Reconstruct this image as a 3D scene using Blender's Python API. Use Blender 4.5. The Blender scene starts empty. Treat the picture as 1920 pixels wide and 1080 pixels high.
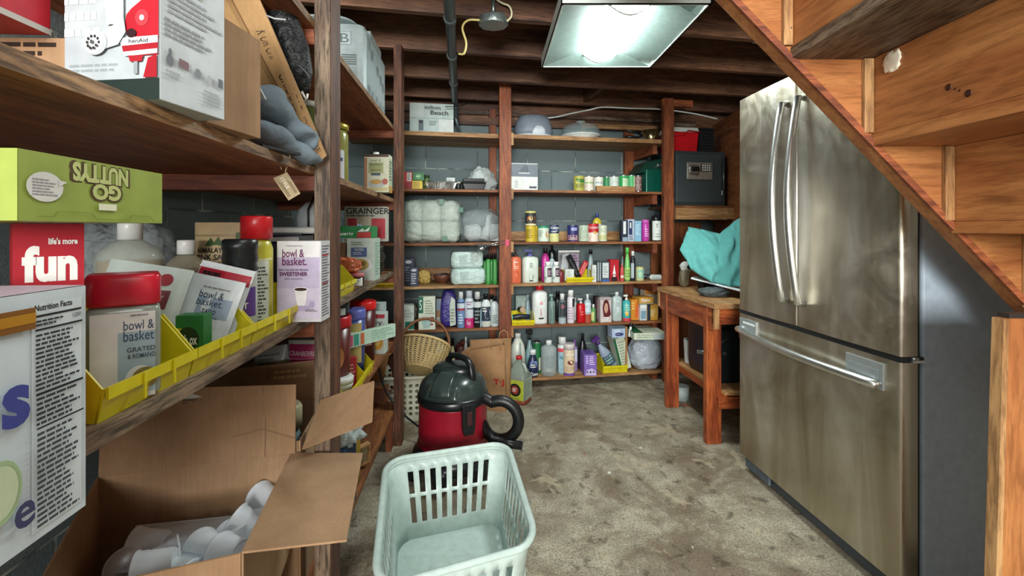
import bpy, math, random
from mathutils import Vector, Matrix, noise
R = math.radians; PI = math.pi
random.seed(7)
scene = bpy.context.scene
COL = scene.collection
# ---------------------------------------------------------------- camera, world, light, exposure
F, HZ, H = 860.0, 430.0, 1.16          # focal length in pixels, eye-level row, eye height in metres
cam = bpy.data.cameras.new('camera'); camo = bpy.data.objects.new('camera', cam); COL.objects.link(camo)
camo.location = (0, 0, H); camo.rotation_euler = (R(90), 0, 0)
cam.sensor_width = 36; cam.lens = F/1920*36; cam.shift_y = -(540-HZ)/1920; cam.clip_start = .02
scene.camera = camo
w = bpy.data.worlds.new('world'); scene.world = w; w.use_nodes = True
w.node_tree.nodes['Background'].inputs[0].default_value = (.75, .88, 1, 1)
w.node_tree.nodes['Background'].inputs[1].default_value = .3
scene.view_settings.view_transform = 'Standard'; scene.view_settings.look = 'None'
scene.view_settings.exposure = 0.0; scene.view_settings.gamma = 1
scene.view_settings.use_curve_mapping = False
def area(name, loc, rot, sx, sy, power, col):
    l = bpy.data.lights.new(name, 'AREA'); l.shape = 'RECTANGLE'; l.size = sx; l.size_y = sy; l.energy = power; l.color = col
    o = bpy.data.objects.new(name, l); COL.objects.link(o); o.location = loc; o.rotation_euler = rot; return o
area('rear_fill_panel', (-.05, -2.75, 1.6), (R(87), 0, R(-2)), 1.3, .9, 270, (1, .98, .94))  # added soft fill panel well behind the camera, evens near and far
area('camera_flash', (.05, -.12, 1.5), (R(86), 0, 0), .3, .25, 2.2, (1, .98, .95))
area('overhead_fill', (.15, .55, 2.12), (R(16), 0, 0), .5, .9, 9, (.93, 1, .98))  # added overhead fill below the joists, no fixture hangs here

# ---------------------------------------------------------------- materials
MC = {}
def lin(hx):
    hx = hx.lstrip('#'); hx = hx if len(hx) == 6 else ''.join(c*2 for c in hx); o = []
    for i in (0, 2, 4):
        c = int(hx[i:i+2], 16)/255; o.append(c/12.92 if c <= .04045 else ((c+.055)/1.055)**2.4)
    return (*o, 1)
def newmat(name):
    m = bpy.data.materials.new(name); m.use_nodes = True
    nt = m.node_tree; return m, nt, nt.nodes['Principled BSDF']
def N(nt, t, **kw):
    n = nt.nodes.new(t)
    for k, v in kw.items():
        if k.startswith('i_'):
            key = k[2:]; key = int(key) if key.isdigit() else key.replace('_', ' ')
            n.inputs[key].default_value = v
        else: setattr(n, k, v)
    return n
def ramp(nt, stops):
    r = nt.nodes.new('ShaderNodeValToRGB'); e = r.color_ramp.elements
    while len(e) > 1: e.remove(e[-1])
    e[0].position = stops[0][0]; e[0].color = stops[0][1]
    for p, c in stops[1:]:
        x = e.new(p); x.color = c
    return r
def mixc(nt, a, b, fac, mode='MIX'):
    m = nt.nodes.new('ShaderNodeMix'); m.data_type = 'RGBA'; m.blend_type = mode
    for s, v in ((6, a), (7, b), (0, fac)):
        if hasattr(v, 'links'): nt.links.new(v, m.inputs[s])
        else: m.inputs[s].default_value = v
    return m.outputs[2]
def mapped(nt, scale, rot=(0, 0, 0)):
    tc = nt.nodes.new('ShaderNodeTexCoord'); mp = nt.nodes.new('ShaderNodeMapping')
    nt.links.new(tc.outputs['Object'], mp.inputs[0]); mp.inputs['Scale'].default_value = scale; mp.inputs['Rotation'].default_value = rot
    return mp.outputs[0]
def bump(nt, b, h, s, d=.002):
    n = N(nt, 'ShaderNodeBump', i_Strength=s, i_Distance=d); nt.links.new(h, n.inputs['Height']); nt.links.new(n.outputs[0], b.inputs['Normal'])
def P(hx, rough=.45, metal=0, trans=0, alpha=1, emit=0, ior=1.45, bumpy=0):
    """plain painted / plastic / printed material with a little procedural variation"""
    key = (hx, rough, metal, trans, alpha, emit, bumpy)
    if key in MC: return MC[key]
    m, nt, b = newmat('surface_%d' % len(MC)); c = lin(hx)
    b.inputs['Roughness'].default_value = rough; b.inputs['Metallic'].default_value = metal
    b.inputs['Transmission Weight'].default_value = trans; b.inputs['Alpha'].default_value = alpha; b.inputs['IOR'].default_value = ior
    n = N(nt, 'ShaderNodeTexNoise', i_Scale=35.0, i_Detail=3.0)
    nt.links.new(mapped(nt, (1, 1, 1)), n.inputs['Vector'])
    r = ramp(nt, [(.3, tuple(x*.9 for x in c[:3])+(1,)), (.7, tuple(min(1, x*1.07) for x in c[:3])+(1,))])
    nt.links.new(n.outputs[0], r.inputs[0]); nt.links.new(r.outputs[0], b.inputs['Base Color'])
    if bumpy: bump(nt, b, n.outputs[0], bumpy, .01)
    if emit: b.inputs['Emission Color'].default_value = c; b.inputs['Emission Strength'].default_value = emit
    MC[key] = m; return m
def wood(key, light, dark, axis='x', rough=.6, fine=1.0, grain=.75, stain='#1c0f08', stains=.5, knots=True, band=(.35, .68)):
    k = ('wood', key, axis)
    if k in MC: return MC[k]
    m, nt, b = newmat('wood_' + key + '_' + axis)
    st = {'x': (.12, 1, 1), 'y': (1, .12, 1), 'z': (1, 1, .12)}[axis]
    v = mapped(nt, tuple(s*7*fine for s in st))
    d = N(nt, 'ShaderNodeTexNoise', i_Scale=1.3, i_Detail=3.0, i_Distortion=.6); nt.links.new(v, d.inputs['Vector'])
    v2 = mapped(nt, tuple(s*45*fine for s in st))
    g = N(nt, 'ShaderNodeTexNoise', i_Scale=2.2, i_Detail=5.0, i_Roughness=.65, i_Distortion=.35); nt.links.new(v2, g.inputs['Vector'])
    wv = N(nt, 'ShaderNodeTexNoise', i_Scale=2.2, i_Detail=3.0, i_Distortion=.9); nt.links.new(v, wv.inputs['Vector'])
    L, D = lin(light), lin(dark)
    r1 = ramp(nt, [(band[0], D), (band[1], L)]); nt.links.new(wv.outputs[0], r1.inputs[0])
    gl = 1-grain*.62; r2 = ramp(nt, [(.38, (gl, gl*.95, gl*.9, 1)), (.56, (1, 1, 1, 1))]); nt.links.new(g.outputs[0], r2.inputs[0])
    c = mixc(nt, r1.outputs[0], r2.outputs[0], 1.0, 'MULTIPLY')
    r3 = ramp(nt, [(.62, (0, 0, 0, 1)), (.8, (1, 1, 1, 1))]); nt.links.new(d.outputs[0], r3.inputs[0])
    sm = N(nt, 'ShaderNodeMath', operation='MULTIPLY'); nt.links.new(r3.outputs[0], sm.inputs[0]); sm.inputs[1].default_value = stains
    c = mixc(nt, c, lin(stain), sm.outputs[0])
    if knots:
        ks = {'x': (1.6, 6, 6), 'y': (6, 1.6, 6), 'z': (6, 6, 1.6)}[axis]
        vo = N(nt, 'ShaderNodeTexVoronoi', i_Scale=1.0); nt.links.new(mapped(nt, ks), vo.inputs['Vector'])
        r4 = ramp(nt, [(.05, (1, 1, 1, 1)), (.13, (0, 0, 0, 1))]); nt.links.new(vo.outputs['Distance'], r4.inputs[0])
        c = mixc(nt, c, tuple(x*.3 for x in D[:3])+(1,), r4.outputs[0])
    nt.links.new(c, b.inputs['Base Color']); b.inputs['Roughness'].default_value = rough
    bump(nt, b, g.outputs[0], .35, .003)
    MC[k] = m; return m
def W_pine(a): return wood('pine', '#c39a68', '#94683d', a, stains=.35)
def W_shelf(a): return wood('shelf', '#a0683c', '#6f3f20', a, stains=.6)
def W_ply(a): return wood('plywood', '#a8653a', '#7c4626', a, stains=.35, knots=False)
def W_post(a): return wood('post', '#7e5136', '#4c2a1c', a, stains=.5, grain=1.0)
def W_red(a): return wood('redwood', '#a45c34', '#6e341c', a, stains=.45)
def W_joist(a): return wood('joist', '#8f664a', '#472c1e', a, stains=.7, band=(.3, .75))
def W_weath(a): return wood('weathered', '#8f7c66', '#553f2f', a, fine=1.3, grain=1.25, stains=.4, knots=False)
def W_stair(a): return wood('stair', '#b97d49', '#9c6034', a, stains=.4, stain='#5a2a12', rough=.42, grain=.5)
def W_bench(a): return wood('bench', '#b8602c', '#7a3214', a, stains=.3, rough=.45)

def card(key='card', c1='#a58463', c2='#8c6b4b'):
    k = ('cardboard', key)
    if k in MC: return MC[k]
    m, nt, b = newmat('cardboard_' + key)
    n = N(nt, 'ShaderNodeTexNoise', i_Scale=9.0, i_Detail=6.0); nt.links.new(mapped(nt, (1, 1, 1)), n.inputs['Vector'])
    r = ramp(nt, [(.3, lin(c2)), (.7, lin(c1))]); nt.links.new(n.outputs[0], r.inputs[0])
    wv = N(nt, 'ShaderNodeTexNoise', i_Scale=60.0, i_Detail=1.0); nt.links.new(mapped(nt, (3, 3, .15)), wv.inputs['Vector'])
    r2 = ramp(nt, [(.4, (.86, .86, .86, 1)), (.6, (1, 1, 1, 1))]); nt.links.new(wv.outputs[0], r2.inputs[0])
    nt.links.new(mixc(nt, r.outputs[0], r2.outputs[0], .6, 'MULTIPLY'), b.inputs['Base Color'])
    b.inputs['Roughness'].default_value = .8; bump(nt, b, wv.outputs[0], .12, .002)
    MC[k] = m; return m
def m_floor():
    m, nt, b = newmat('concrete_floor'); v = mapped(nt, (1, 1, 1))
    def nz(s, det=6.0, rg=.6, dis=0.0):
        n = N(nt, 'ShaderNodeTexNoise', i_Scale=s, i_Detail=det, i_Roughness=rg, i_Distortion=dis); nt.links.new(v, n.inputs['Vector']); return n.outputs[0]
    def rp(src, st):
        r = ramp(nt, st); nt.links.new(src, r.inputs[0]); return r.outputs[0]
    base = rp(nz(7, 10, .72), [(.3, lin('#827a68')), (.5, lin('#a59e89')), (.7, lin('#c6bfab'))])
    base = mixc(nt, base, rp(nz(130, 4, .85), [(.38, (.3, .28, .25, 1)), (.6, (1.1, 1.1, 1.1, 1))]), .9, 'MULTIPLY')
    brown = rp(nz(2.1, 9, .7, .6), [(.47, (0, 0, 0, 1)), (.56, (1, 1, 1, 1))])
    base = mixc(nt, base, lin('#5d4833'), mixc(nt, (0, 0, 0, 1), brown, .62))
    dark = rp(nz(13, 4, .6, .4), [(.58, (0, 0, 0, 1)), (.66, (1, 1, 1, 1))])
    base = mixc(nt, base, lin('#3a3023'), mixc(nt, (0, 0, 0, 1), dark, .65))
    lt = rp(nz(5.5, 5, .62, .7), [(.60, (0, 0, 0, 1)), (.625, (1, 1, 1, 1))])
    base = mixc(nt, base, lin('#b9ab90'), mixc(nt, (0, 0, 0, 1), lt, .45))
    speck = rp(nz(60, 2, .5), [(.72, (0, 0, 0, 1)), (.75, (1, 1, 1, 1))])
    base = mixc(nt, base, lin('#d8d2c2'), mixc(nt, (0, 0, 0, 1), speck, .7))
    nt.links.new(base, b.inputs['Base Color']); b.inputs['Roughness'].default_value = .7
    bump(nt, b, nz(45, 6, .7), .5, .006); return m
def m_block(rot_plane='xz'):
    m, nt, b = newmat('painted_block_' + rot_plane)
    tc = nt.nodes.new('ShaderNodeTexCoord'); sp = nt.nodes.new('ShaderNodeSeparateXYZ'); cb = nt.nodes.new('ShaderNodeCombineXYZ')
    nt.links.new(tc.outputs['Object'], sp.inputs[0]); nt.links.new(sp.outputs[0], cb.inputs[0]); nt.links.new(sp.outputs[2], cb.inputs[1])
    br = N(nt, 'ShaderNodeTexBrick', i_Scale=1.0); br.inputs['Brick Width'].default_value = .41; br.inputs['Row Height'].default_value = .205
    br.inputs['Mortar Size'].default_value = .005; br.inputs['Mortar Smooth'].default_value = .3
    br.inputs['Color1'].default_value = lin('#6b7d80'); br.inputs['Color2'].default_value = lin('#7a8c8e'); br.inputs['Mortar'].default_value = lin('#5c6e70')
    nt.links.new(cb.outputs[0], br.inputs['Vector'])
    n = N(nt, 'ShaderNodeTexNoise', i_Scale=120.0, i_Detail=5.0, i_Roughness=.75); nt.links.new(tc.outputs['Object'], n.inputs['Vector'])
    r = ramp(nt, [(.35, (.5, .52, .52, 1)), (.65, (1.1, 1.1, 1.1, 1))]); nt.links.new(n.outputs[0], r.inputs[0])
    c = mixc(nt, br.outputs['Color'], r.outputs[0], .7, 'MULTIPLY')
    n2 = N(nt, 'ShaderNodeTexNoise', i_Scale=5.0, i_Detail=5.0); nt.links.new(tc.outputs['Object'], n2.inputs['Vector'])
    r2 = ramp(nt, [(.46, (0, 0, 0, 1)), (.56, (1, 1, 1, 1))]); nt.links.new(n2.outputs[0], r2.inputs[0])
    mm = N(nt, 'ShaderNodeMath', operation='MULTIPLY'); nt.links.new(br.outputs['Fac'], mm.inputs[0]); nt.links.new(r2.outputs[0], mm.inputs[1])
    c = mixc(nt, c, lin('#a9b6ae'), mm.outputs[0])
    nt.links.new(c, b.inputs['Base Color']); b.inputs['Roughness'].default_value = .65
    s = N(nt, 'ShaderNodeMath', operation='MULTIPLY_ADD'); nt.links.new(br.outputs['Fac'], s.inputs[0]); s.inputs[1].default_value = -1.2; nt.links.new(n.outputs[0], s.inputs[2])
    bump(nt, b, s.outputs[0], .7, .005); return m
def m_steel():
    if 'steel' in MC: return MC['steel']
    m, nt, b = newmat('brushed_steel')
    b.inputs['Metallic'].default_value = 1
    n = N(nt, 'ShaderNodeTexNoise', i_Scale=1.0, i_Detail=3.0); nt.links.new(mapped(nt, (300, 300, 2500)), n.inputs['Vector'])
    st = N(nt, 'ShaderNodeTexNoise', i_Scale=1.0, i_Detail=5.0, i_Distortion=.8); nt.links.new(mapped(nt, (7, 7, 1.2)), st.inputs['Vector'])
    sm = N(nt, 'ShaderNodeTexNoise', i_Scale=5.0, i_Detail=8.0, i_Roughness=.7, i_Distortion=1.5); nt.links.new(mapped(nt, (1, 1, 1)), sm.inputs['Vector'])
    r = ramp(nt, [(.3, lin('#a89b84')), (.52, lin('#c6bfae')), (.7, lin('#dedad0'))]); nt.links.new(st.outputs[0], r.inputs[0])
    nt.links.new(r.outputs[0], b.inputs['Base Color'])
    rr = N(nt, 'ShaderNodeMapRange'); nt.links.new(sm.outputs[0], rr.inputs[0])
    rr.inputs[1].default_value = .35; rr.inputs[2].default_value = .7; rr.inputs[3].default_value = .3; rr.inputs[4].default_value = .5
    nt.links.new(rr.outputs[0], b.inputs['Roughness'])
    b.inputs['Anisotropic'].default_value = .6
    s = N(nt, 'ShaderNodeMath', operation='ADD'); nt.links.new(st.outputs[0], s.inputs[0]); nt.links.new(n.outputs[0], s.inputs[1])
    bump(nt, b, st.outputs[0], .18, .008); MC['steel'] = m; return m
def m_wicker():
    return wood('wicker', '#dcbf86', '#a6804c', 'x', knots=False, stains=.2)

# ---------------------------------------------------------------- mesh builder
TXT = {}
def text_mesh(s, bold=0):
    k = (s, bold)
    if k not in TXT:
        cu = bpy.data.curves.new('t', 'FONT'); cu.body = s; cu.resolution_u = 3; cu.offset = bold
        cu.space_line = .85
        o = bpy.data.objects.new('t', cu); COL.objects.link(o)
        dg = bpy.context.evaluated_depsgraph_get(); dg.update(); me = bpy.data.meshes.new_from_object(o.evaluated_get(dg))
        vs = [v.co.copy() for v in me.vertices]; fs = [list(p.vertices) for p in me.polygons]
        xs = [v.x for v in vs] or [0, 1]; ys = [v.y for v in vs] or [0, 1]
        x0, x1, y0, y1 = min(xs), max(xs), min(ys), max(ys)
        TXT[k] = ([((v.x-x0)/(x1-x0), (v.y-y0)/(y1-y0)) for v in vs], fs)
        bpy.data.objects.remove(o); bpy.data.curves.remove(cu); bpy.data.meshes.remove(me)
    return TXT[k]
class MB:
    def __init__(s, M=None): s.v = []; s.f = []; s.mi = []; s.sm = []; s.mats = []; s.M = M or Matrix(); s.lift = 0
    def mat(s, m):
        if isinstance(m, str): m = P(m)
        if m not in s.mats: s.mats.append(m)
        return s.mats.index(m)
    def add(s, vs, fs, m, smooth=False):
        b = len(s.v); i = s.mat(m); s.v += [s.M @ Vector(v) for v in vs]
        for f in fs: s.f.append([b+k for k in f]); s.mi.append(i); s.sm.append(smooth)
        return s
    def box(s, a, b, m):
        (x0, y0, z0), (x1, y1, z1) = a, b
        if x0 > x1: x0, x1 = x1, x0
        if y0 > y1: y0, y1 = y1, y0
        if z0 > z1: z0, z1 = z1, z0
        return s.hexa([(x0, y0, z0), (x1, y0, z0), (x1, y1, z0), (x0, y1, z0), (x0, y0, z1), (x1, y0, z1), (x1, y1, z1), (x0, y1, z1)], m)
    def hexa(s, p, m):
        return s.add(p, [(0, 3, 2, 1), (4, 5, 6, 7), (0, 1, 5, 4), (1, 2, 6, 5), (2, 3, 7, 6), (3, 0, 4, 7)], m)
    def prism(s, poly, z0, z1, m, ax='z'):
        """polygon (a,b) extruded between z0 and z1 along ax"""
        def q(a, b, c): return {'z': (a, b, c), 'y': (a, c, b), 'x': (c, a, b)}[ax]
        n = len(poly); vs = [q(a, b, z0) for a, b in poly]+[q(a, b, z1) for a, b in poly]
        fs = [tuple(range(n))[::-1], tuple(range(n, 2*n))]+[(i, (i+1) % n, n+(i+1) % n, n+i) for i in range(n)]
        return s.add(vs, fs, m)
    def slab(s, pts, t, m):
        """planar polygon (3-D points) given a thickness t behind its normal"""
        p = [Vector(q) for q in pts]; n = (p[1]-p[0]).cross(p[2]-p[0]).normalized(); k = len(p)
        vs = p+[q-n*t for q in p]
        return s.add(vs, [tuple(range(k)), tuple(range(k, 2*k))[::-1]]+[((i+1) % k, i, k+i, k+(i+1) % k) for i in range(k)], m)
    def lathe(s, prof, m, c=(0, 0, 0), n=24, sx=1, sy=1, e=2.0, seg=None, cap=True):
        """prof [(r, z)], seg: material per ring gap; e > 2 squares the outline"""
        def se(t): return math.copysign(abs(t)**(2/e), t)
        vs = []
        for r, z in prof:
            for k in range(n):
                a = 2*PI*k/n; vs.append((c[0]+r*sx*se(math.cos(a)), c[1]+r*sy*se(math.sin(a)), c[2]+z))
        for j in range(len(prof)-1):
            fs = [(j*n+k, j*n+(k+1) % n, (j+1)*n+(k+1) % n, (j+1)*n+k) for k in range(n)]
            s.addshared(vs, fs, (seg[j] if seg else m), j == 0)
        if cap:
            L = len(prof)-1
            s.addshared(vs, [tuple(range(n))[::-1]], (seg[0] if seg else m), False, False); s.addshared(vs, [tuple(L*n+k for k in range(n))], (seg[-1] if seg else m), False, False)
        return s
    def addshared(s, vs, fs, m, first, smooth=True):
        if first: s._b = len(s.v); s.v += [s.M @ Vector(v) for v in vs]
        i = s.mat(m)
        for f in fs: s.f.append([s._b+k for k in f]); s.mi.append(i); s.sm.append(smooth)
    def cyl(s, p0, p1, r0, m, r1=None, n=12): return s.tube([p0, p1], [r0, r0 if r1 is None else r1], m, n)
    def tube(s, pts, r, m, n=8, closed=False, flat=1.0):
        pts = [Vector(p) for p in pts]; k = len(pts); rs = r if isinstance(r, (list, tuple)) else [r]*k
        vs = []; up = None
        for i, p in enumerate(pts):
            a = pts[(i-1) % k] if (i or closed) else p; b = pts[(i+1) % k] if (i < k-1 or closed) else p
            t = (b-a).normalized()
            if up is None: up = Vector((0, 0, 1)) if abs(t.z) < .9 else Vector((1, 0, 0))
            x = t.cross(up)
            if x.length < 1e-4: x = t.cross(Vector((0, 1, 0)))
            x.normalize(); y = x.cross(t).normalized(); up = y
            for j in range(n):
                g = 2*PI*j/n; vs.append(p+x*math.cos(g)*rs[i]+y*math.sin(g)*rs[i]*flat)
        fs = [(i*n+j, i*n+(j+1) % n, ((i+1) % k)*n+(j+1) % n, ((i+1) % k)*n+j) for i in range(k if closed else k-1) for j in range(n)]
        b = len(s.v); s.add(vs, fs, m, True)
        if not closed: s.f += [[b+j for j in range(n)][::-1], [b+(k-1)*n+j for j in range(n)]]; s.mi += [s.mat(m)]*2; s.sm += [False]*2
        return s
    def grid(s, fn, nu, nv, m, smooth=True):
        vs = [fn(i/nu, j/nv) for j in range(nv+1) for i in range(nu+1)]
        return s.add(vs, [(j*(nu+1)+i, j*(nu+1)+i+1, (j+1)*(nu+1)+i+1, (j+1)*(nu+1)+i) for j in range(nv) for i in range(nu)], m, smooth)
    def blob(s, c, w, d, h, m, seed=0, amp=.12, e=3.0, nu=28, nv=18, freq=3.0, taper=0):
        def se(t): return math.copysign(abs(t)**(2/e), t)
        def fn(u, v):
            a = 2*PI*u; b = PI*(v-.5)
            x, y, z = se(math.cos(b))*se(math.cos(a)), se(math.cos(b))*se(math.sin(a)), se(math.sin(b))
            q = Vector((x, y, z))
            k = 1+amp*(noise.fractal(q*freq*.5+Vector((seed*7.1, seed, 0)), 1.0, 2.0, 4)+.5*abs(noise.noise(q*freq+Vector((0, seed*3.3, 5)))))
            tz = 1-taper*(z+1)/2
            return (c[0]+x*w/2*k*tz, c[1]+y*d/2*k*tz, max(c[2], c[2]+h/2+z*h/2*k))
        return s.grid(fn, nu, nv, m)
    # decals: mp(u, v, lift) maps fractions of a face to 3-D
    def decals(s, mp, specs, step=.00025):
        L = step*1.2
        for sp in specs:
            L += step; k = sp[0]
            if k == 'r':
                _, u0, v0, u1, v1, m = sp; n = 10
                s.grid(lambda a, b: mp(u0+(u1-u0)*a, v0+(v1-v0)*b, L), n, 2, m, False)
            elif k == 'c':
                _, cu, cv, ru, rv, m = sp; n = 20
                s.add([mp(cu+ru*math.cos(2*PI*i/n), cv+rv*math.sin(2*PI*i/n), L) for i in range(n)], [tuple(range(n))], m)
            elif k == 'p':
                _, pts, m = sp; s.add([mp(a, b, L) for a, b in pts], [tuple(range(len(pts)))], m)
            elif k == 't':
                _, u0, v0, u1, v1, t, m = sp[:7]; vs, fs = text_mesh(t, sp[7] if len(sp) > 7 else 0)
                s.add([mp(u0+(u1-u0)*a, v0+(v1-v0)*b, L) for a, b in vs], fs, m)
            elif k == 's':                     # rows of small print
                _, u0, v0, u1, v1, n, m = sp; rg = random.Random(n*31+int(u0*100)+int(v0*1000))
                for i in range(n):
                    b = v1-(v1-v0)*(i+.2)/n; t = (v1-v0)/n*.5; e = u0+(u1-u0)*rg.uniform(.6, 1); x = u0
                    while x < e:
                        x2 = min(e, x+(u1-u0)*rg.uniform(.06, .22)); s.add([mp(x, b-t, L), mp(x2, b-t, L), mp(x2, b, L), mp(x, b, L)], [(0, 1, 2, 3)], m); x = x2+(u1-u0)*.025
        return s
    def build(s, name, parent=None, bevel=0, solid=0, sub=0):
        me = bpy.data.meshes.new(name); me.from_pydata([tuple(v) for v in s.v], [], s.f)
        for m in s.mats: me.materials.append(m)
        me.polygons.foreach_set('material_index', s.mi); me.polygons.foreach_set('use_smooth', s.sm); me.update()
        o = bpy.data.objects.new(name, me); COL.objects.link(o)
        if parent: o.parent = parent
        if solid: q = o.modifiers.new('thickness', 'SOLIDIFY'); q.thickness = solid
        if sub: q = o.modifiers.new('smooth', 'SUBSURF'); q.levels = q.render_levels = sub
        if bevel: q = o.modifiers.new('edge', 'BEVEL'); q.width = bevel; q.segments = 2; q.limit_method = 'ANGLE'; q.angle_limit = R(40)
        return o
def tag(o, label, cat, group=None, kind=None):
    o['label'] = label; o['category'] = cat
    if group: o['group'] = group
    o['kind'] = kind or 'thing'
    return o
def thing(name, label, cat, loc=(0, 0, 0), rz=0, group=None, rot=None):
    o = bpy.data.objects.new(name, None); COL.objects.link(o); o.empty_display_size = .02
    o.location = loc; o.rotation_euler = rot or (0, 0, rz); return tag(o, label, cat, group)
def struct(name, mb, bevel=0, label=None):
    o = mb.build(name, None, bevel); o['kind'] = 'structure'
    if label: o['label'] = label
    return o
def place(o, loc, rz=0, rot=None): o.location = loc; o.rotation_euler = rot or (0, 0, rz); return o
def at(px, py, Y): return Vector(((px-960)/F*Y, Y, H-(py-HZ)/F*Y))
# face mappers of an upright box: x across, y depth, z up, base centre at the origin
def front(w, d, h): return lambda u, v, l: (-w/2+u*w, -d/2-l, v*h)
def right(w, d, h): return lambda u, v, l: (w/2+l, -d/2+u*d, v*h)
def top(w, d, h): return lambda u, v, l: (-w/2+u*w, -d/2+v*d, h+l)
def wrap(r, h, sx=1, sy=1): return lambda u, v, l: ((r+l+.0004)*sx*math.sin((u-.5)*R(160)), -(r+l+.0004)*sy*math.cos((u-.5)*R(160)), v*h)
WH = '#e6ece8'; BK = '#14171a'; GY = '#8b9498'
# ================================================================ setting
TB = math.atan(.1815); TL = math.atan(.0896)       # back wall and joists are askew; the left shelving runs back at a slight angle
DB = Vector((math.cos(TB), math.sin(TB), 0)); NB = Vector((-math.sin(TB), math.cos(TB), 0))
B0 = Vector((0, 3.31, 0))                           # front line of the back shelving
def back_frame(y=0): return B0+NB*y
struct('floor', MB().box((-1.9, -2.9, -.05), (2.6, 4.6, 0), m_floor()))
o = MB().box((-1.35, 0, -.02), (2.6, .1, 2.03), m_block()).build('wall_back'); o['kind'] = 'structure'; place(o, back_frame(.42), TB)
o = MB().box((-3.3, 0, 0), (3.9, .1, 2.34), m_block('left')).build('wall_left'); o['kind'] = 'structure'
place(o, Vector((-1.04, .3, 0)), R(90)+TL)
struct('wall_right', MB().box((2.4, -2.9, 0), (2.5, 4.6, 2.34), '#8d8a80'))
struct('wall_rear', MB().box((-1.9, -3.0, 0), (2.6, -2.9, 2.34), '#9c9a90'))
struct('ceiling', MB().box((-2.2, -3.0, 2.36), (2.8, 4.6, 2.4), W_joist('y')))
o = MB().box((-1.35, 0, 2.03), (2.6, .1, 2.36), W_joist('x')).build('trim_1'); o['kind'] = 'structure'; place(o, back_frame(.42), TB)
o = MB().box((-1.35, -.05, 1.99), (2.2, -.003, 2.045), W_joist('x')).box((-1.3, -.035, 2.075), (1.7, -.004, 2.10), W_weath('x')).build('trim_2'); o['kind'] = 'structure'; place(o, back_frame(.42), TB)
for i, y in enumerate((-1.8, -1.2, -.6, -.02, .3, .76, 1.22, 1.69, 2.16, 2.617, 3.083, 3.55)):
    x1 = 3.0 if i > 8 else 2.2
    o = MB().box((-2.6, -.02, 2.15), (x1, .02, 2.36), W_joist('x')).build('ceiling_joist', bevel=.003); o['kind'] = 'structure'
    o.location = (0, y+.02, 0); o.rotation_euler = (0, 0, TB)
o = MB().box((-.018, 0, 2.17), (.018, .42, 2.34), W_joist('y')).build('ceiling_joist'); o['kind'] = 'structure'; place(o, (.66, 3.23, 0), TB)
# plywood partition that closes the right end beside the safe
pt = MB(); pt.slab([(1.638, 2.4, 0), (1.638, 2.4, 2.07), (1.785, 4.03, 2.07), (1.785, 4.03, 0)], -.018, W_ply('y'))
struct('wall_partition', pt)

# ---------------------------------------------------------------- left shelving unit (local x = towards the aisle, y = along)
LX = Matrix.Translation((-.415, 0, 0)) @ Matrix.Rotation(TL, 4, 'Z')
lu = thing('shelving_unit', 'tall wooden storage shelving along the left block wall, rough two by four posts', 'shelving', (-.415, 0, 0), TL)
LZ = (1.712, 1.324, .936, .56, .19)
for z in LZ:
    y0 = 1.53 if z == .56 else (.9 if z == 1.712 else -.7)
    mm = W_ply('y') if z in (1.712, 1.324) else W_shelf('y')
    b = MB().box((-.61, y0, z-.02), (0, 2.60, z), mm)
    if z in (.936, .56, .19): b.box((-.022, y0, z-.021), (0.001, 2.60, z+.0005), W_weath('y') if z == .936 else W_shelf('y'))
    else: b.box((.0003, y0, z-.0205), (.0012, 2.60, z+.0005), wood('ply_edge', '#b08a62', '#7c5a3c', 'y', fine=1.4, grain=1.1, knots=False))
    b.build('shelf_board', lu, bevel=.0015)
for y in (1.215, 2.462):
    for z in LZ:
        if z == .56 and y < 2: continue
        MB().box((-.61, y+.005, z-.062), (0, y+.075, z-.0205), W_red('x')).build('shelf_rail', lu, bevel=.002)
    t = 2.15 if y > 2 else 2.36
    MB().box((.0015, y, 0), (.042, y+.089, t), W_weath('z') if y < 2 else W_post('z')).box((.0425, y+.001, 0), (.0445, y+.088, t), W_post('z')).build('post', lu, bevel=.002)
    MB().box((-.655, y, 0), (-.612, y+.089, 2.15), W_red('z')).build('post', lu, bevel=.002)
MB().box((.0015, -.3, 0), (.042, -.21, 2.15), W_post('z')).build('post', lu, bevel=.002)
MB().box((-.03, 2.40, .0), (.0, 2.462, .17), W_red('z')).build('foot_block', lu, bevel=.002)
def LW(x, y, z): return LX @ Vector((x, y, z))
def LP(px, xs, z):                                   # point of the left unit seen in column px, xs behind the shelf front
    k = (px-960)/F; Y = (.415-xs)/(-k-.09); return Vector((k*Y, Y, z))

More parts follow.
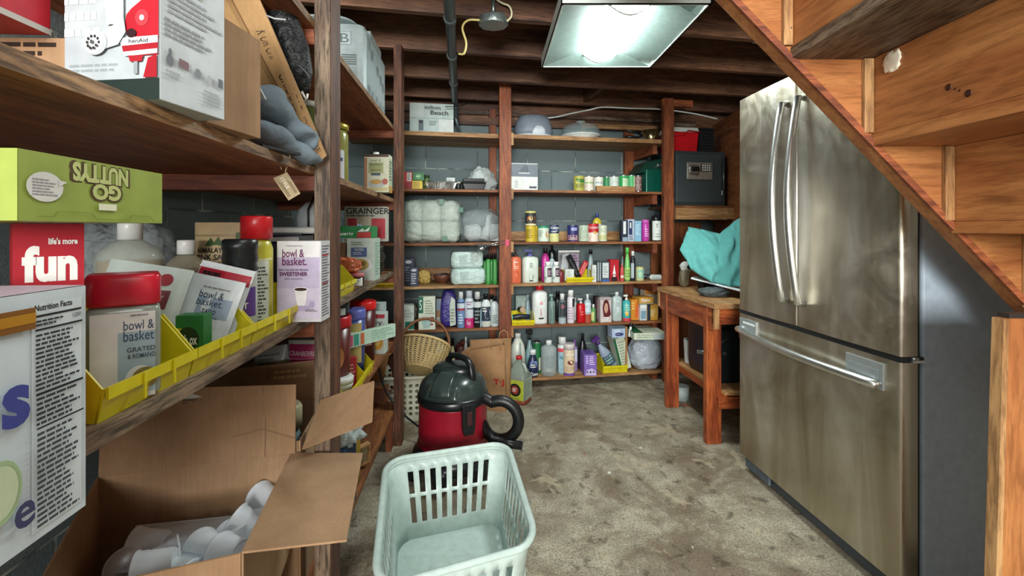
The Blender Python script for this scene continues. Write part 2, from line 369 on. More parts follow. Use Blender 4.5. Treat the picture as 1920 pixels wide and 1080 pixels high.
# ---------------------------------------------------------------- back shelving unit
bu = thing('shelving_unit', 'wooden pantry shelving across the back wall, two bays of six shelves', 'shelving', B0, TB)
BZ = (1.848, 1.447, 1.068, .765, .460, .075)
def bx(px, y=0):                                     # local x of a pixel column on the unit's plane y
    k = (px-960)/F; q = back_frame(y); s = Vector((DB.x-k*DB.y)) if 0 else (k*q.y-q.x)/(DB.x-k*DB.y); return s
XM0, XM1, XR0, XR1 = bx(935), bx(957), bx(1240), bx(1259)
XL = bx(640)
for i, z in enumerate(BZ):
    t = .03 if i == 0 else .018
    mt = W_pine('x') if i in (0, 3) else W_shelf('x')
    MB().box((XL, .0, z-t-.004), (XM1-.04, .40, z-.004), mt).build('shelf_board', bu, bevel=.001) if i < 5 else None
    MB().box((XM1-.039, .0, z-t), (XR1-.03, .40, z), mt if i != 5 else W_pine('x')).build('shelf_board', bu, bevel=.001)
    MB().box((XR0-.05, .04, z-t-.075), (XR0-.012, .40, z-t), W_red('y')).build('shelf_rail', bu, bevel=.002)
    if i < 5: MB().box((XM1-.001, -.03, z-t-.055), (XM1+.018, .02, z+.004), W_pine('z')).build('cleat', bu, bevel=.001)
    if i < 5: MB().box((XR1, .0, z-t-.05), (XR1+.02, .03, z+.03), W_red('z')).build('cleat', bu, bevel=.001)
MB().box((XM0, -.038, .0), (XM1, -.001, 2.235), W_red('z')).build('post', bu, bevel=.002)
MB().box((XR0, -.038, .0), (XR1, -.001, 2.16), W_red('z')).build('post', bu, bevel=.002)
MB().box((XM0-.02, .372, 0), (XM0+.04, .41, 2.12), W_red('z')).build('post', bu, bevel=.002)
MB().box((XR0-.13, .372, 0), (XR0-.05, .41, 2.0), W_red('z')).build('post', bu, bevel=.002)
MB().box((XR0-.01, -.037, 2.10), (XR1+.16, .0, 2.15), W_red('x')).build('top_brace', bu, bevel=.002)
for z, a, b, h in ((1.068, XM1, XR0-.16, .075), (.765, XM1, XR0-.1, .09), (.765, XL, XM0, .095), (1.447, XM1+.05, XR0-.14, .03)):
    MB().box((a, .375, z+.001), (b, .395, z+h), W_pine('x')).build('back_strip', bu, bevel=.001)
MB().box((bx(1172, .03), .02, .076), (bx(1172, .03)+.015, .38, .42), W_pine('z')).build('divider', bu, bevel=.001)

# ---------------------------------------------------------------- staircase overhead on the right: lower flight seen from beneath
stp = thing('staircase', 'orange pine basement staircase seen from below, sloping down over the fridge', 'staircase', (0, 0, 0))
YS = 1.17
def sp(px, py): q = at(px, py, YS); return q.x, q.z
x0s, z0s = sp(1497, 112); run = .204; rise = .2215
def edge(x): a, b = sp(1365, 0), sp(1920, 577); return a[1]+(x-a[0])*(b[1]-a[1])/(b[0]-a[0])
b = MB(); xa, xb = .30, 1.75
b.prism([(xa, edge(xa)), (xb, edge(xb)), (xb, edge(xb)+.36), (xa, edge(xa)+.36)], YS-.002, YS+.038, W_stair('x'), 'y')
b.build('stringer', stp, bevel=.002)
for k in range(-2, 4):                               # tread k runs right from the riser's foot
    xx = x0s+run*k; zz = z0s-rise*k
    MB().box((xx-.022, .12, zz), (xx+run+.002, YS-.0025, zz+.03), W_weath('y') if k == 0 else W_stair('y')).build('tread', stp, bevel=.002)
    MB().box((xx-.02, .12, zz+.0305), (xx-.001, YS-.0025, zz+rise-.0005), W_stair('y')).build('riser', stp, bevel=.001)
    MB().box((xx+.001, YS-.012, zz-.048 if k != 0 else zz-.02), (xx+run-.022, YS-.0026, zz-.0005), W_stair('x')).build('cleat', stp, bevel=.001) if k > 5 else None
    MB().box((xx+run-.045, YS-.014, zz-rise+.033), (xx+run-.0215, YS-.0027, zz-.001), W_pine('z')).build('wedge', stp, bevel=.001)
# lower edge strip fixed to the stringer
d = .022
b = MB(); b.prism([(xa, edge(xa)-.001), (xb, edge(xb)-.001), (xb, edge(xb)+d), (xa, edge(xa)+d)], YS-.012, YS-.0025, W_red('x'), 'y'); b.build('edge_strip', stp, bevel=.001)
b = MB()                                             # glue blot and drips on the riser
MB().blob((x0s+run-.023, 1.10, z0s-.055), .006, .05, .05, '#e6dfcb', 3, .35, 2.2, 20, 12, 5).build('glue_blot', stp)
for y, z, r in ((.96, .135, .007), (.918, .160, .0075), (.945, .143, .0025), (.936, .149, .0025)):
    MB().lathe([(0.0005, 0), (r, .0006), (r*.6, .001)], '#3a1c10', n=10).build('stain_spot', stp).matrix_local = Matrix.Translation((x0s+run-.0205, y, z0s-z)) @ Matrix.Rotation(R(-90), 4, 'Y')
for px, py in ((1484, 52), (1646, 230), (1796, 394), (1655, 275-60)):
    q = at(px, py, YS-.0145); MB().lathe([(0.001, 0), (.0022, .0005), (.0018, .0015)], '#5d5650', n=10).build('screw_head', stp).matrix_local = Matrix.Translation(q) @ Matrix.Rotation(R(90), 4, 'X')
MB().box((x0s+.42-.03, .70, z0s+.01-rise*1), (x0s+.40-.01, .80, z0s+.055-rise), W_stair('y')).build('block', stp, bevel=.002)

# ---------------------------------------------------------------- fridge (local x = depth into the body, y = along the front, near corner at origin)
fa = Vector((1.170, 1.378, 0)); fb = Vector((1.1015, 2.229, 0)); fd = (fb-fa); fw = fd.length; frz = math.atan2(fd.y, fd.x)-R(90)
fr = thing('refrigerator', 'stainless steel french door refrigerator with bottom freezer drawer under the stairs', 'refrigerator', fa, frz)
ST = m_steel(); CH = P('#e2e5e3', .32, 1); SIDE = P('#98a7b4', .6)
SLV = P('#aab2b4', .35, .6)
def door(y0, y1, z0, z1):
    b = MB(); n = 14; r = .012; D = .055
    pts = []
    for i in range(n+1):
        a = R(90)*i/n; pts.append((r-r*math.sin(a), y0+r-r*math.cos(a)))
    pts = pts[::1]
    prof = [(D, y0)]+[(r-r*math.sin(R(90)*i/6), y0+r-r*math.cos(R(90)*i/6)) for i in range(7)]
    m_ = 8
    prof += [(-.004*math.sin(PI*j/m_), y0+r+(y1-y0-2*r)*j/m_) for j in range(1, m_)]
    prof += [(r-r*math.cos(R(90)*i/6), y1-r+r*math.sin(R(90)*i/6)) for i in range(7)]+[(D, y1)]
    k = len(prof); vs = [(x, y, z0) for x, y in prof]+[(x, y, z1) for x, y in prof]
    b.add(vs, [((i+1) % k, i, k+i, k+(i+1) % k) for i in range(k)], ST, True)
    b.add(vs, [tuple(range(k)), tuple(range(k, 2*k))[::-1]], P('#6d7072', .4, .8)); return b
def bar(pts, r, m=CH, flat=1): return MB().tube(pts, r, m, 12, flat=flat)
MB().box((.075, .004, .03), (.74, fw-.004, 1.76), SIDE).box((.058, .012, .10), (.0745, fw-.012, 1.75), '#1a1410').build('cabinet_body', fr, bevel=.006)
MB().box((.035, .03, .012), (.20, fw-.02, .072), '#3c444a').box((.02, fw-.2, .02), (.034, fw-.02, .07), '#55606a').build('base_grille', fr, bevel=.006)
ys = .452*fw/.854+0.0
for nm, y0, y1, hy in (('door', .002, ys-.002, ys-.045), ('door', ys+.002, fw-.002, ys+.05)):
    dd = door(y0, y1, .775, 1.782).build(nm, fr)
    pts = [(-.02-.045*math.sin(PI*i/16)**.7 if 0 < i < 16 else -.004, hy, .865+.80*i/16) for i in range(17)]
    pts = [(-.004, hy, .870)]+[(-.028-.042*math.sin(PI*i/14), hy, .872+.80*i/14) for i in range(15)]+[(-.004, hy, 1.674)]
    h = bar(pts, .0135).build('door_handle', dd)
dr = door(.002, fw-.002, .082, .757).build('freezer_drawer', fr)
MB().box((-.008, .055, .655), (-.0005, .20, .738), SLV).box((-.010, .07, .685), (-.0082, .19, .715), P('#9aa2a4', .4, .5)).build('handle_mount', dr, bevel=.003)
MB().box((-.008, fw-.15, .655), (-.0005, fw-.02, .738), SLV).box((-.0095, fw-.14, .715), (-.0082, fw-.05, .725), '#d8dcdc').build('handle_mount', dr, bevel=.003)
n = 18
bar([(-.012, .07, .675)]+[(-.022-.034*math.sin(PI*i/n), .068+(fw-.10)*i/n, .672+.012*i/n) for i in range(n+1)]+[(-.008, fw-.03, .685)], .015).build('drawer_handle', dr)
MB().box((.002, .0, .7585), (.074, fw, .7735), '#1b1d1e').build('door_gasket', fr)
MB().box((.03, -.007, .758), (.068, .02, .766), P('#b9bec0', .3, .9)).cyl((.045, .004, .766), (.045, .004, .774), .012, P('#b9bec0', .3, .9)).build('hinge', fr)

# wood panel leaning at the right edge
pn = MB(); q0, q1 = at(1852, 1100, .98), at(1878, 597, .98)
pn.prism([(q0.x, q0.z-.45), (q0.x+.45, q0.z-.45), (q1.x+.45, q1.z), (q1.x, q1.z)], .98, 1.0, W_stair('z'), 'y')
pn.prism([(q0.x-.0005, q0.z-.449), (q0.x+.012, q0.z-.449), (q1.x+.012, q1.z-.0005), (q1.x-.0005, q1.z-.0005)], .975, 1.0005, W_pine('z'), 'y')
o = pn.build('plywood_board', bevel=.001); tag(o, 'honey coloured wooden panel leaning at the right beside the fridge side', 'panel')
MB().box((q1.x+.014, .978, q1.z+.0005), (q1.x+.3, 1.002, q1.z+.01), '#2a2623').build('dark_edge', o)

# ---------------------------------------------------------------- ceiling light
lf, rf, rn, ln = at(1015, 127, 2.62), at(1220, 131, 2.62), at(1335, 8, 1.875), at(1052, 3, 1.875)
cx = (lf.x+rf.x+rn.x+ln.x)/4; LZc = 2.082
lt = thing('ceiling_light', 'square white recessed style light fixture with glowing centre hung below the joists', 'ceiling light', (0, 0, 0))
def q(a, u, v, z):                                   # bilinear on the fixture: u across, v far to near
    p = lf*(1-u)*(1-v)+rf*u*(1-v)+rn*u*v+ln*(1-u)*v; return (p.x, p.y, z)
Q = lambda u, v, z=0: q(0, u, v, LZc+z)
WPT = P('#dfe9e4', .45)
b = MB()
e = .018
b.hexa([Q(0, 0), Q(1, 0), Q(1, e), Q(0, e), Q(0, 0, .003), Q(1, 0, .003), Q(1, e, .003), Q(0, e, .003)], WPT)
b.hexa([Q(0, 1-e), Q(1, 1-e), Q(1, 1), Q(0, 1), Q(0, 1-e, .003), Q(1, 1-e, .003), Q(1, 1, .003), Q(0, 1, .003)], WPT)
b.hexa([Q(0, 0), Q(e, 0), Q(e, 1), Q(0, 1), Q(0, 0, .003), Q(e, 0, .003), Q(e, 1, .003), Q(0, 1, .003)], WPT)
b.hexa([Q(1-e, 0), Q(1, 0), Q(1, 1), Q(1-e, 1), Q(1-e, 0, .003), Q(1, 0, .003), Q(1, 1, .003), Q(1-e, 1, .003)], WPT)
b.hexa([Q(0, 0, .057), Q(1, 0, .057), Q(1, 1, .057), Q(0, 1, .057), Q(.05, .05, .066), Q(.95, .05, .066), Q(.95, .95, .066), Q(.05, .95, .066)], P('#c7d2cf', .4))
for a_, c_ in (((0, 0), (1, e/2)), ((0, 1-e/2), (1, 1)), ((0, 0), (e/2, 1)), ((1-e/2, 0), (1, 1))):
    (u0, v0), (u1, v1) = a_, c_; b.hexa([Q(u0, v0, .0), Q(u1, v0, .0), Q(u1, v1, .0), Q(u0, v1, .0), Q(u0, v0, .0565), Q(u1, v0, .0565), Q(u1, v1, .0565), Q(u0, v1, .0565)], WPT)
b.build('housing', lt)
b = MB()
for u0, z0, u1, z1 in ((e, .004, .34, .052), (.66, .052, 1-e, .004)):
    b.add([Q(u0, e, z0), Q(u1, .16, z1), Q(u1, .84, z1), Q(u0, 1-e, z0)], [(0, 1, 2, 3)], P('#778883', .45))
b.add([Q(e, e, .004), Q(1-e, e, .004), Q(.66, .16, .052), Q(.34, .16, .052)], [(0, 1, 2, 3)], P('#778883', .45))
b.add([Q(e, 1-e, .004), Q(1-e, 1-e, .004), Q(.66, .84, .052), Q(.34, .84, .052)], [(0, 1, 2, 3)], WPT)
b.build('reflector', lt)
b = MB()
b.grid(lambda u, v: Q(.35+.30*u, .13+.74*v, .052-.052*math.sin(PI*u)), 12, 4, P('#f4fffc', .4, emit=78)).build('diffuser', lt)
for v in (.115, .87): MB().grid(lambda u, w_: Q(.33+.34*u, v+.018*w_, .05-.055*math.sin(PI*u)), 12, 1, WPT).build('end_cap', lt, solid=.004)
for u, v in ((.1, .1), (.9, .1), (.1, .9), (.9, .9)): MB().tube([Q(u, v, .06), Q(u, v, .078)], .003, P('#999999', .3, 1)).build('hanger', lt)

# pipe, junction box, cables
g = P('#4c585c', .35, .3)
b = MB(); pp = [Vector((-.262-.109*(y-1.93), y, 2.085)) for y in (.4, 1.0, 1.6, 1.93, 2.3, 2.7, 3.1, 3.36)]
b.tube(pp+[pp[-1]+Vector((-.003, .03, -.02)), pp[-1]+Vector((-.003, .035, -.10))], .0235, g, 14)
b.tube([pp[-1]+Vector((-.003, .035, -.09)), pp[-1]+Vector((.03, .2, -.26)), pp[-1]+Vector((.03, .2, -.235))], .012, g, 10)
pipe = b.build('drain_pipe'); tag(pipe, 'dark grey pipe running back under the joists left of the light', 'pipe')
for y in (2.02, 2.45, 2.9):
    x = -.262-.109*(y-1.93); MB().tube([(x, y-.018, 2.085), (x-.002, y+.018, 2.085)], .028, '#3d474a', 14).build('coupling', pipe)
jb = thing('junction_box', 'galvanised octagon junction box with conduit on the first visible joist', 'junction box', at(925, 40, 2.13))
MB(Matrix.Scale(1.1,4)).lathe([(.052, 0), (.056, .004), (.056, .036), (.05, .04)], P('#8f9c9c', .35, .8, bumpy=.3), n=8, c=(0, 0, -.02), sx=1.15).build('box_body', jb, bevel=.002)
MB().tube([(0, 0, .012), (.0, -.01, .12)], .009, P('#8f9c9c', .35, .8)).build('conduit', jb)
for sx in (-1, 1): MB().cyl((sx*.05, 0, 0), (sx*.066, 0, 0), .011, P('#aab4b4', .3, .9)).build('connector', jb)
def cable(name, label, pts, r, m):
    P_ = [Vector(p) for p in pts]; out = []
    for i in range(len(P_)-1):
        p0, p1, p2, p3 = P_[max(i-1, 0)], P_[i], P_[i+1], P_[min(i+2, len(P_)-1)]
        for j in range(6):
            t = j/6; out.append(.5*((2*p1)+(-p0+p2)*t+(2*p0-5*p1+4*p2-p3)*t*t+(-p0+3*p1-3*p2+p3)*t**3))
    out.append(P_[-1]); o = MB().tube(out, r, m, 8).build(name)
    return tag(o, label, 'cable') if label else o
YEL = P('#cdbf7c', .4)
cable('electric_cable', 'yellowish cable looping from the left of the junction box to the pipe', [at(901, 38, 2.12), at(878, 38, 2.12), at(867, 52, 2.12), at(874, 80, 2.12), at(870, 100, 2.13), at(860, 101, 2.14)], .0052, YEL)
cable('electric_cable', 'cream cable curving up from the right of the junction box', [at(948, 42, 2.12), at(959, 30, 2.12), at(955, 12, 2.12), at(935, 2, 2.12), at(900, -30, 2.12)], .0048, P('#d8d3b0', .4))
cable('electric_cable', 'long white cable strung below the joists above the right bay', [at(940, 226, 3.75), at(1030, 221, 3.7), at(1070, 213, 3.62), at(1105, 206, 3.5), at(1130, 201, 3.5), at(1180, 203, 3.5), at(1240, 205, 3.6), at(1300, 213, 3.6), at(1345, 223, 3.62)], .006, P('#d9e2dd', .4))
cable('electric_cable', 'short white cable end above the top of the fridge', [at(1402, 73, 2.5), at(1418, 81, 2.5), at(1440, 78, 2.5)], .004, P('#d8d3c0', .4))
cable('electric_cable', 'thin dark wire crossing the joists beside the drain pipe', [at(835, 200, 3.2), at(865, 198, 3.25), at(890, 186, 3.4)], .003, P('#151515', .5))

# ---------------------------------------------------------------- workbench
wb = thing('workbench', 'small orange stained wooden workbench left of the refrigerator', 'workbench', (1.05, 2.38, 0), R(5))
wm = Matrix.Identity(4)
MB().box((0, 0, .745), (.52, .74, .772), W_pine('y')).build('bench_top', wb, bevel=.002)
for x, y in ((.045, .09), (.045, .60), (.45, .09), (.45, .60)):
    MB().box((x-.038, y, .0), (x+.045, y+.04, .744), W_bench('z')).box((x-.01, y+.041, .17), (x+.045, y+.075, .744), W_bench('z')).build('leg', wb, bevel=.003)
MB().box((.012, .02, .625), (.034, .72, .744), W_bench('y')).build('apron', wb, bevel=.002)
MB().box((.012, .0185, .66), (.50, .0515, .7445), W_bench('x')).build('apron', wb, bevel=.002)
MB().box((.004, .0, .64), (.028, .018, .744), W_pine('z')).build('end_block', wb, bevel=.001)
MB().box((.004, .722, .64), (.028, .739, .744), W_pine('z')).build('end_block', wb, bevel=.001)
MB().box((.09, .05, .275), (.48, .70, .293), W_pine('y')).build('lower_shelf', wb, bevel=.002)
MB().box((.06, .062, .20), (.50, .088, .262), W_bench('x')).build('rail', wb, bevel=.002)
MB().box((.088, .06, .235), (.108, .70, .274), W_bench('y')).build('rail', wb, bevel=.002)

# safe shelf right of the back unit
ss = thing('wall_shelf', 'rough pine shelf carrying the black safe right of the shelving', 'shelf', B0+DB*XR1, TB)
MB().box((.022, .0, 1.325), (.60, .42, 1.345), W_shelf('x')).build('shelf_board', ss, bevel=.001)
MB().box((.022, -.035, 1.235), (.46, -.001, 1.324), W_pine('x')).build('front_board', ss, bevel=.002)
MB().box((.44, -.05, 1.24), (.60, -.036, 1.324), W_pine('x')).build('end_block', ss, bevel=.002)
o = MB().box((.03, .39, 0), (.50, .405, 1.22), W_ply('z')).build('plywood_sheet'); place(o, B0+DB*XR1, TB); tag(o, 'dark plywood sheet standing against the wall behind the workbench', 'panel')
# ================================================================ small goods: builders
def bk(px, dv):                                      # world point on the back unit, dv behind its front edge, seen in column px
    k = (px-960)/F; Y = (3.31+dv/.984)/(1-.1815*k); return Vector((k*Y, Y, 0))
def fit(z, l, r, t, dv=None):
    """floor point, width, height of a thing standing on height z that fills columns l..r up to row t"""
    c = (l+r)/2; p = bk(c, .1 if dv is None else dv); w_ = (r-l)*p.y/F
    if dv is None: p = bk(c, .02+w_/2); w_ = (r-l)*p.y/F
    yf = p.y-w_*.3; return Vector((p.x, p.y, z)), w_, H-(t-HZ)*yf/F-z
SHAPES = {   # body outline in fractions: (radius, height) up to the neck; then the cap from cap0 to 1 at cap radius
 'round':  ([(.92, 0), (1, .02), (1, .66), (.9, .74), (.5, .82), (.38, .84)], .84, .40),
 'pill':   ([(.95, 0), (1, .03), (1, .68), (.85, .76), (.62, .79)], .79, .66),
 'spray':  ([(.95, 0), (1, .02), (1, .70), (.85, .77), (.62, .80)], .79, .62),
 'wide':   ([(.94, 0), (1, .03), (1, .78), (.97, .82)], .80, .98),
 'jug':    ([(.93, 0), (1, .04), (1, .55), (.86, .72), (.42, .88), (.32, .90)], .90, .36),
 'shoulder': ([(.93, 0), (1, .03), (1, .76), (.9, .82), (.45, .86), (.32, .87)], .87, .36),
 'pump':   ([(.93, 0), (1, .03), (1, .70), (.88, .76), (.34, .79), (.3, .80)], .79, .32),
 'trigger': ([(.93, 0), (1, .03), (1, .45), (.7, .58), (.36, .72), (.28, .76)], .76, .30),
 'drop':   ([(.8, 0), (1, .06), (1, .35), (.75, .62), (.42, .80), (.36, .82)], .82, .40),
 'mill':   ([(.94, 0), (1, .02), (1, .62), (.98, .66)], .64, 1.0),
 'cone':   ([(1, 0), (1, .03), (.9, .4), (.55, .75), (.3, .85)], .85, .34),
}
def bottle(name, label, loc, w_, h, shape='round', body='#e6e6e6', cap='#ffffff', deco=(), rz=TB, sy=.8, e=2.0, glass=0, liquid=None, group=None, cat='bottle', rot=None, capm=None, cr=None):
    t = thing(name, label, cat, loc, rz, group, rot)
    pr, c0, crr = SHAPES[shape]; r = w_/2; cr = cr or crr
    bm = P(body, .12, alpha=.4) if glass else (P(body, .3) if isinstance(body, str) else body)
    b = MB().lathe([(a*r, z*h) for a, z in pr], bm, sy=sy, e=e, n=28)
    if deco: b.decals(wrap(r, h, 1, sy), deco)
    bo = b.build('bottle_body', t)
    if liquid:
        lv, lc = liquid; pts = [(a*r*.93, max(z*h, .004)) for a, z in pr if z < lv]; 
        if len(pts) < 2: pts = [(.9*r, .004)]
        pts.append((pts[-1][0], lv*h)); MB().lathe(pts, P(lc, .15, alpha=.85), sy=sy, e=e, n=24).build('liquid', bo)
    cm = capm or P(cap, .3); z0 = c0*h
    if shape in ('pump',):
        cb = MB().lathe([(r*.36, z0), (r*.36, z0+.06*h), (r*.15, z0+.07*h), (r*.1, h*.95)], cm, n=16)
        cb.box((-r*.75, -r*.16, h*.93), (r*.28, r*.16, h), cm); cb.build('pump', t)
    elif shape in ('trigger',):
        cb = MB().lathe([(r*.34, z0), (r*.34, z0+.06*h), (r*.2, z0+.08*h), (r*.2, h*.9)], cm, n=16)
        cb.hexa([(-r*.9, -r*.18, h*.90), (r*.7, -r*.18, h*.86), (r*.7, r*.18, h*.86), (-r*.9, r*.18, h*.90), (-r*.9, -r*.18, h*.97), (r*.6, -r*.18, h), (r*.6, r*.18, h), (-r*.9, r*.18, h*.97)], cm)
        cb.tube([(-r*.45, 0, h*.90), (-r*.62, 0, h*.84), (-r*.5, 0, h*.77)], r*.08, cm); cb.build('trigger_head', t)
    elif shape == 'mill':
        MB().lathe([(r*.9, z0+.001), (r*1.04, z0+.03*h), (r*.95, z0+.10*h), (r*1.05, z0+.14*h), (r*1.0, h*.88), (r*1.06, h*.9), (r*1.04, h*.985), (r*.9, h)], cm, n=28).build('grinder_cap', t)
    else:
        syc = sy if cr > .8 else 1
        MB().lathe([(r*cr, z0+.0005), (r*cr, h*.985), (r*cr*.93, h)], cm, n=24, sy=syc).build('cap', t)
    return t
def BT(name, label, z, l, r, t, shape='round', body='#e6e6e6', cap='#ffffff', deco=(), dv=None, **k):
    p, w_, h = fit(z, l, r, t, dv); return bottle(name, label, p, w_, h, shape, body, cap, deco, **k)
def can(name, label, loc, w_, h, deco, base='#c9cfcf', group=None, rz=TB, rot=None, cat='can', lid='#b9c0c2'):
    t = thing(name, label, cat, loc, rz, group, rot); r = w_/2; lm = P(lid, .25, .9)
    MB().lathe([(r*.97, 0), (r, .003), (r*.985, .006), (r*.985, h-.006), (r, h-.003), (r*.97, h), (r*.92, h-.002)], lm, n=28, seg=[lm, lm, P(base, .35), lm, lm, lm]).decals(wrap(r, h), deco).build('can_body', t)
    MB().lathe([(r*.6, h-.0018), (r*.62, h-.0008), (r*.5, h-.001)], lm, n=20).build('lid', t)
    return t
def CN(label, z, l, r, t, deco, dv=None, **k):
    p, w_, h = fit(z, l, r, t, dv); return can('food_can', label, p, w_, h, deco, **k)
def carton(name, label, cat, loc, w_, d, h, col, fr_=(), rt=(), tp=(), rz=TB, group=None, rot=None, bevel=.0012):
    b = MB().box((-w_/2, -d/2, 0), (w_/2, d/2, h), P(col, .45) if isinstance(col, str) else col)
    # printed faces
    if fr_: b.decals(front(w_, d, h), fr_)
    if rt: b.decals(right(w_, d, h), rt)
    if tp: b.decals(top(w_, d, h), tp)
    o = b.build(name, bevel=bevel); place(o, loc, rz, rot); return tag(o, label, cat, group)
def CT(name, label, z, l, r, t, d, col, fr_=(), rt=(), tp=(), dv=None, cat='box', **k):
    c = (l+r)/2; dv = (.015 if dv is None else dv); p = bk(c, dv); w_ = (r-l)*p.y/F; q = bk(c, dv+d/2)
    p2 = bk(c, dv+d/2); h = H-(t-HZ)*p.y/F-z; k_ = (c-960)/F
    loc = Vector((p.x, p.y, z))+Vector((-math.sin(TB), math.cos(TB), 0))*d/2
    return carton(name, label, cat, loc, w_, d, h, col, fr_, rt, tp, **k)
def TR(mpbox): return mpbox
def bin_(label, loc, w_, d, h, rz=TB, group='yellow parts bins', lip=.45, col='#cfc21c'):
    """open-front stacking bin: opening faces local -y"""
    m = P(col, .35); t = .0025; bn = thing('storage_bin', label, 'storage bin', loc, rz, group)
    b = MB().box((-w_/2, -d/2, 0), (w_/2, d/2, t), m).box((-w_/2, d/2-t, t), (w_/2, d/2, h), m)
    for s in (-1, 1):
        x0, x1 = (s*w_/2, s*(w_/2-t))
        if x0 > x1: x0, x1 = x1, x0
        b.prism([(-d/2, t), (d/2-t, t), (d/2-t, h), (-d/2+.012+.1*d, h), (-d/2-.006, h*lip)], x0, x1, m, 'x')
    b.hexa([(-w_/2, -d/2-.001, 0), (w_/2, -d/2-.001, 0), (w_/2, -d/2+t, 0), (-w_/2, -d/2+t, 0), (-w_/2, -d/2-.010, h*lip), (w_/2, -d/2-.010, h*lip), (w_/2, -d/2-.006, h*lip), (-w_/2, -d/2-.006, h*lip)], m)
    b.build('bin_tray', bn)
    MB().box((-w_/2-.001, -d/2-.014, h*lip-.012), (w_/2+.001, -d/2-.0105, h*lip+.002), m).build('lip', bn)
    for x in (-w_*.17, w_*.17): MB().box((x-.002, -d/2-.0165, h*lip-.030), (x+.002, -d/2-.0145, h*lip+.002), m).build('rib', bn)
    return bn
def pouch(name, label, cat, loc, w_, h, d, col, deco=(), rz=TB, rot=None, group=None, back=None, seed=0):
    """flat pillow pack with crimped edges, printed front"""
    m = P(col, .3) if isinstance(col, str) else col
    def fn(s):
        def g(u, v):
            k = max(0, math.sin(PI*min(1, max(0, u))))**.6*max(0, math.sin(PI*min(1, max(0, v*.9+.06))))**.6
            n_ = noise.noise(Vector((u*3+seed, v*3, s)))*.0035*k
            return Vector(((u-.5)*w_, s*(d/2*k+.0006)+n_, v*h))
        return g
    b = MB(); b.grid(fn(-1), 14, 14, m); b.grid(fn(1), 14, 14, m)
    if deco:
        f0 = fn(-1)
        def mp(u, v, l): q_ = f0(u, v); return (q_.x, q_.y-l-.0006, q_.z)
        b.decals(mp, deco)
    o = b.build(name); place(o, loc, rz, rot); return tag(o, label, cat, group)
def bag(name, label, loc, w_, d, h, col, seed=0, amp=.14, e=3.0, rz=TB, cat='bag', group=None, rot=None, alpha=1, taper=0, rough=.35, freq=3.5, mat=None, bumpy=.6):
    o = MB().blob((0, 0, 0), w_, d, h, mat or P(col, rough, alpha=alpha, bumpy=bumpy), seed, amp, e, 40, 28, freq, taper).build(name); place(o, loc, rz, rot); return tag(o, label, cat, group)

S1, S2, S3, S4, S5, S6 = BZ; T4 = -.004              # the left bay boards sit 4 mm lower
# ---------------------------------------------------------------- back unit, left bay
CT('appliance_box', 'pale grey handheld mixer carton on the top shelf of the left bay', S1+T4, 769, 850, 194, .14, '#b4c8c4',
   [('r', 0, .5, .32, 1, '#c3d2cf'), ('r', .66, 0, 1, .5, '#cfd8d6'), ('t', .34, .80, .70, .93, 'milton', BK, .02), ('t', .47, .62, .88, .77, 'Beach', BK, .02), ('r', .02, .49, 1, .505, '#7d9492'), ('r', .2, .08, .31, .44, '#5a6a70'), ('c', .255, .37, .045, .05, '#23292c'), ('s', .45, .25, .64, .42, 3, '#6f7f80')], cat='appliance box', dv=.06)
CT('tea_box', 'red carton lying at the left end of the second shelf', S2+T4, 753, 773, 322, .07, '#b8392f', [('r', .5, .45, .9, .95, '#d9d4cc'), ('s', .55, .5, .85, .9, 5, '#444'), ('r', 0, 0, 1, .4, '#8c1f22')])
o = CT('food_box', 'yellow carton under the green one on the second shelf', S2+T4, 773, 792, 339, .07, '#d8bd27', [('s', .1, .1, .9, .9, 4, '#8a6a1a')]); hh = .055
CT('food_box', 'green carton lying on the yellow one on the second shelf', S2+T4+.0575, 774, 795, 323, .08, '#1f6b38', [('c', .5, .5, .25, .3, '#4d9a55'), ('s', .3, .4, .7, .6, 2, '#dfe8d8')])
BT('spice_jar', 'small green spice jar behind the foil pans on the second shelf', S2+T4, 794, 806, 328, 'wide', '#4d6b3a', '#2a4026', [('r', 0, .3, 1, .6, '#a3a35c')], dv=.12, cat='jar')
# foil pan: fluted tray
p, w_, h = fit(S2+T4, 796, 858, 340, .10)
b = MB(); n = 96
def fl(r_, z, amp): return [(r_*(1+amp*(1 if k % 2 else -1))*.5*w_*math.copysign(abs(math.cos(2*PI*k/n))**.5, math.cos(2*PI*k/n)), r_*(1+amp*(1 if k % 2 else -1))*.08*math.copysign(abs(math.sin(2*PI*k/n))**.5, math.sin(2*PI*k/n)), z) for k in range(n)]
rings = [fl(.0, .002, 0), fl(.8, .002, .0), fl(.95, h*.9, .03), fl(1.0, h*.92, 0), fl(1.02, h, 0), fl(.97, h, 0), fl(.93, h*.85, .03), fl(.8, .005, 0), fl(.01, .005, 0)]
b.add([v for r_ in rings for v in r_], [(j*n+k, j*n+(k+1) % n, (j+1)*n+(k+1) % n, (j+1)*n+k) for j in range(len(rings)-1) for k in range(n)], P('#c9cfd0', .25, .95))
o = b.build('foil_pan'); place(o, p, TB); tag(o, 'crimped silver foil baking pan on the second shelf', 'baking pan')
CT('foil_lid_stack', 'short stack of white lids standing behind the foil pan', S2+T4, 837, 853, 333, .05, '#d5dcd8', [('s', .1, .3, .9, .9, 2, '#9aa')], dv=.18, cat='lids')
BT('squat_jar', 'small dark jar between the foil pan and the roasting tin', S2+T4, 855, 864, 341, 'wide', '#1b1e1f', '#c9c5b4', dv=.06, cat='jar')
p, w_, h = fit(S2+T4, 864, 911, 334, .08)
rt_ = thing('roasting_tin', 'black roasting tin on the second shelf in front of the white bag', 'roasting tin', p, TB)
MB().prism([(-w_*.38, 0), (w_*.38, 0), (w_*.47, h*.6), (-w_*.47, h*.6)], -.05, .05, P(BK, .3), 'y').build('pan', rt_, bevel=.006)
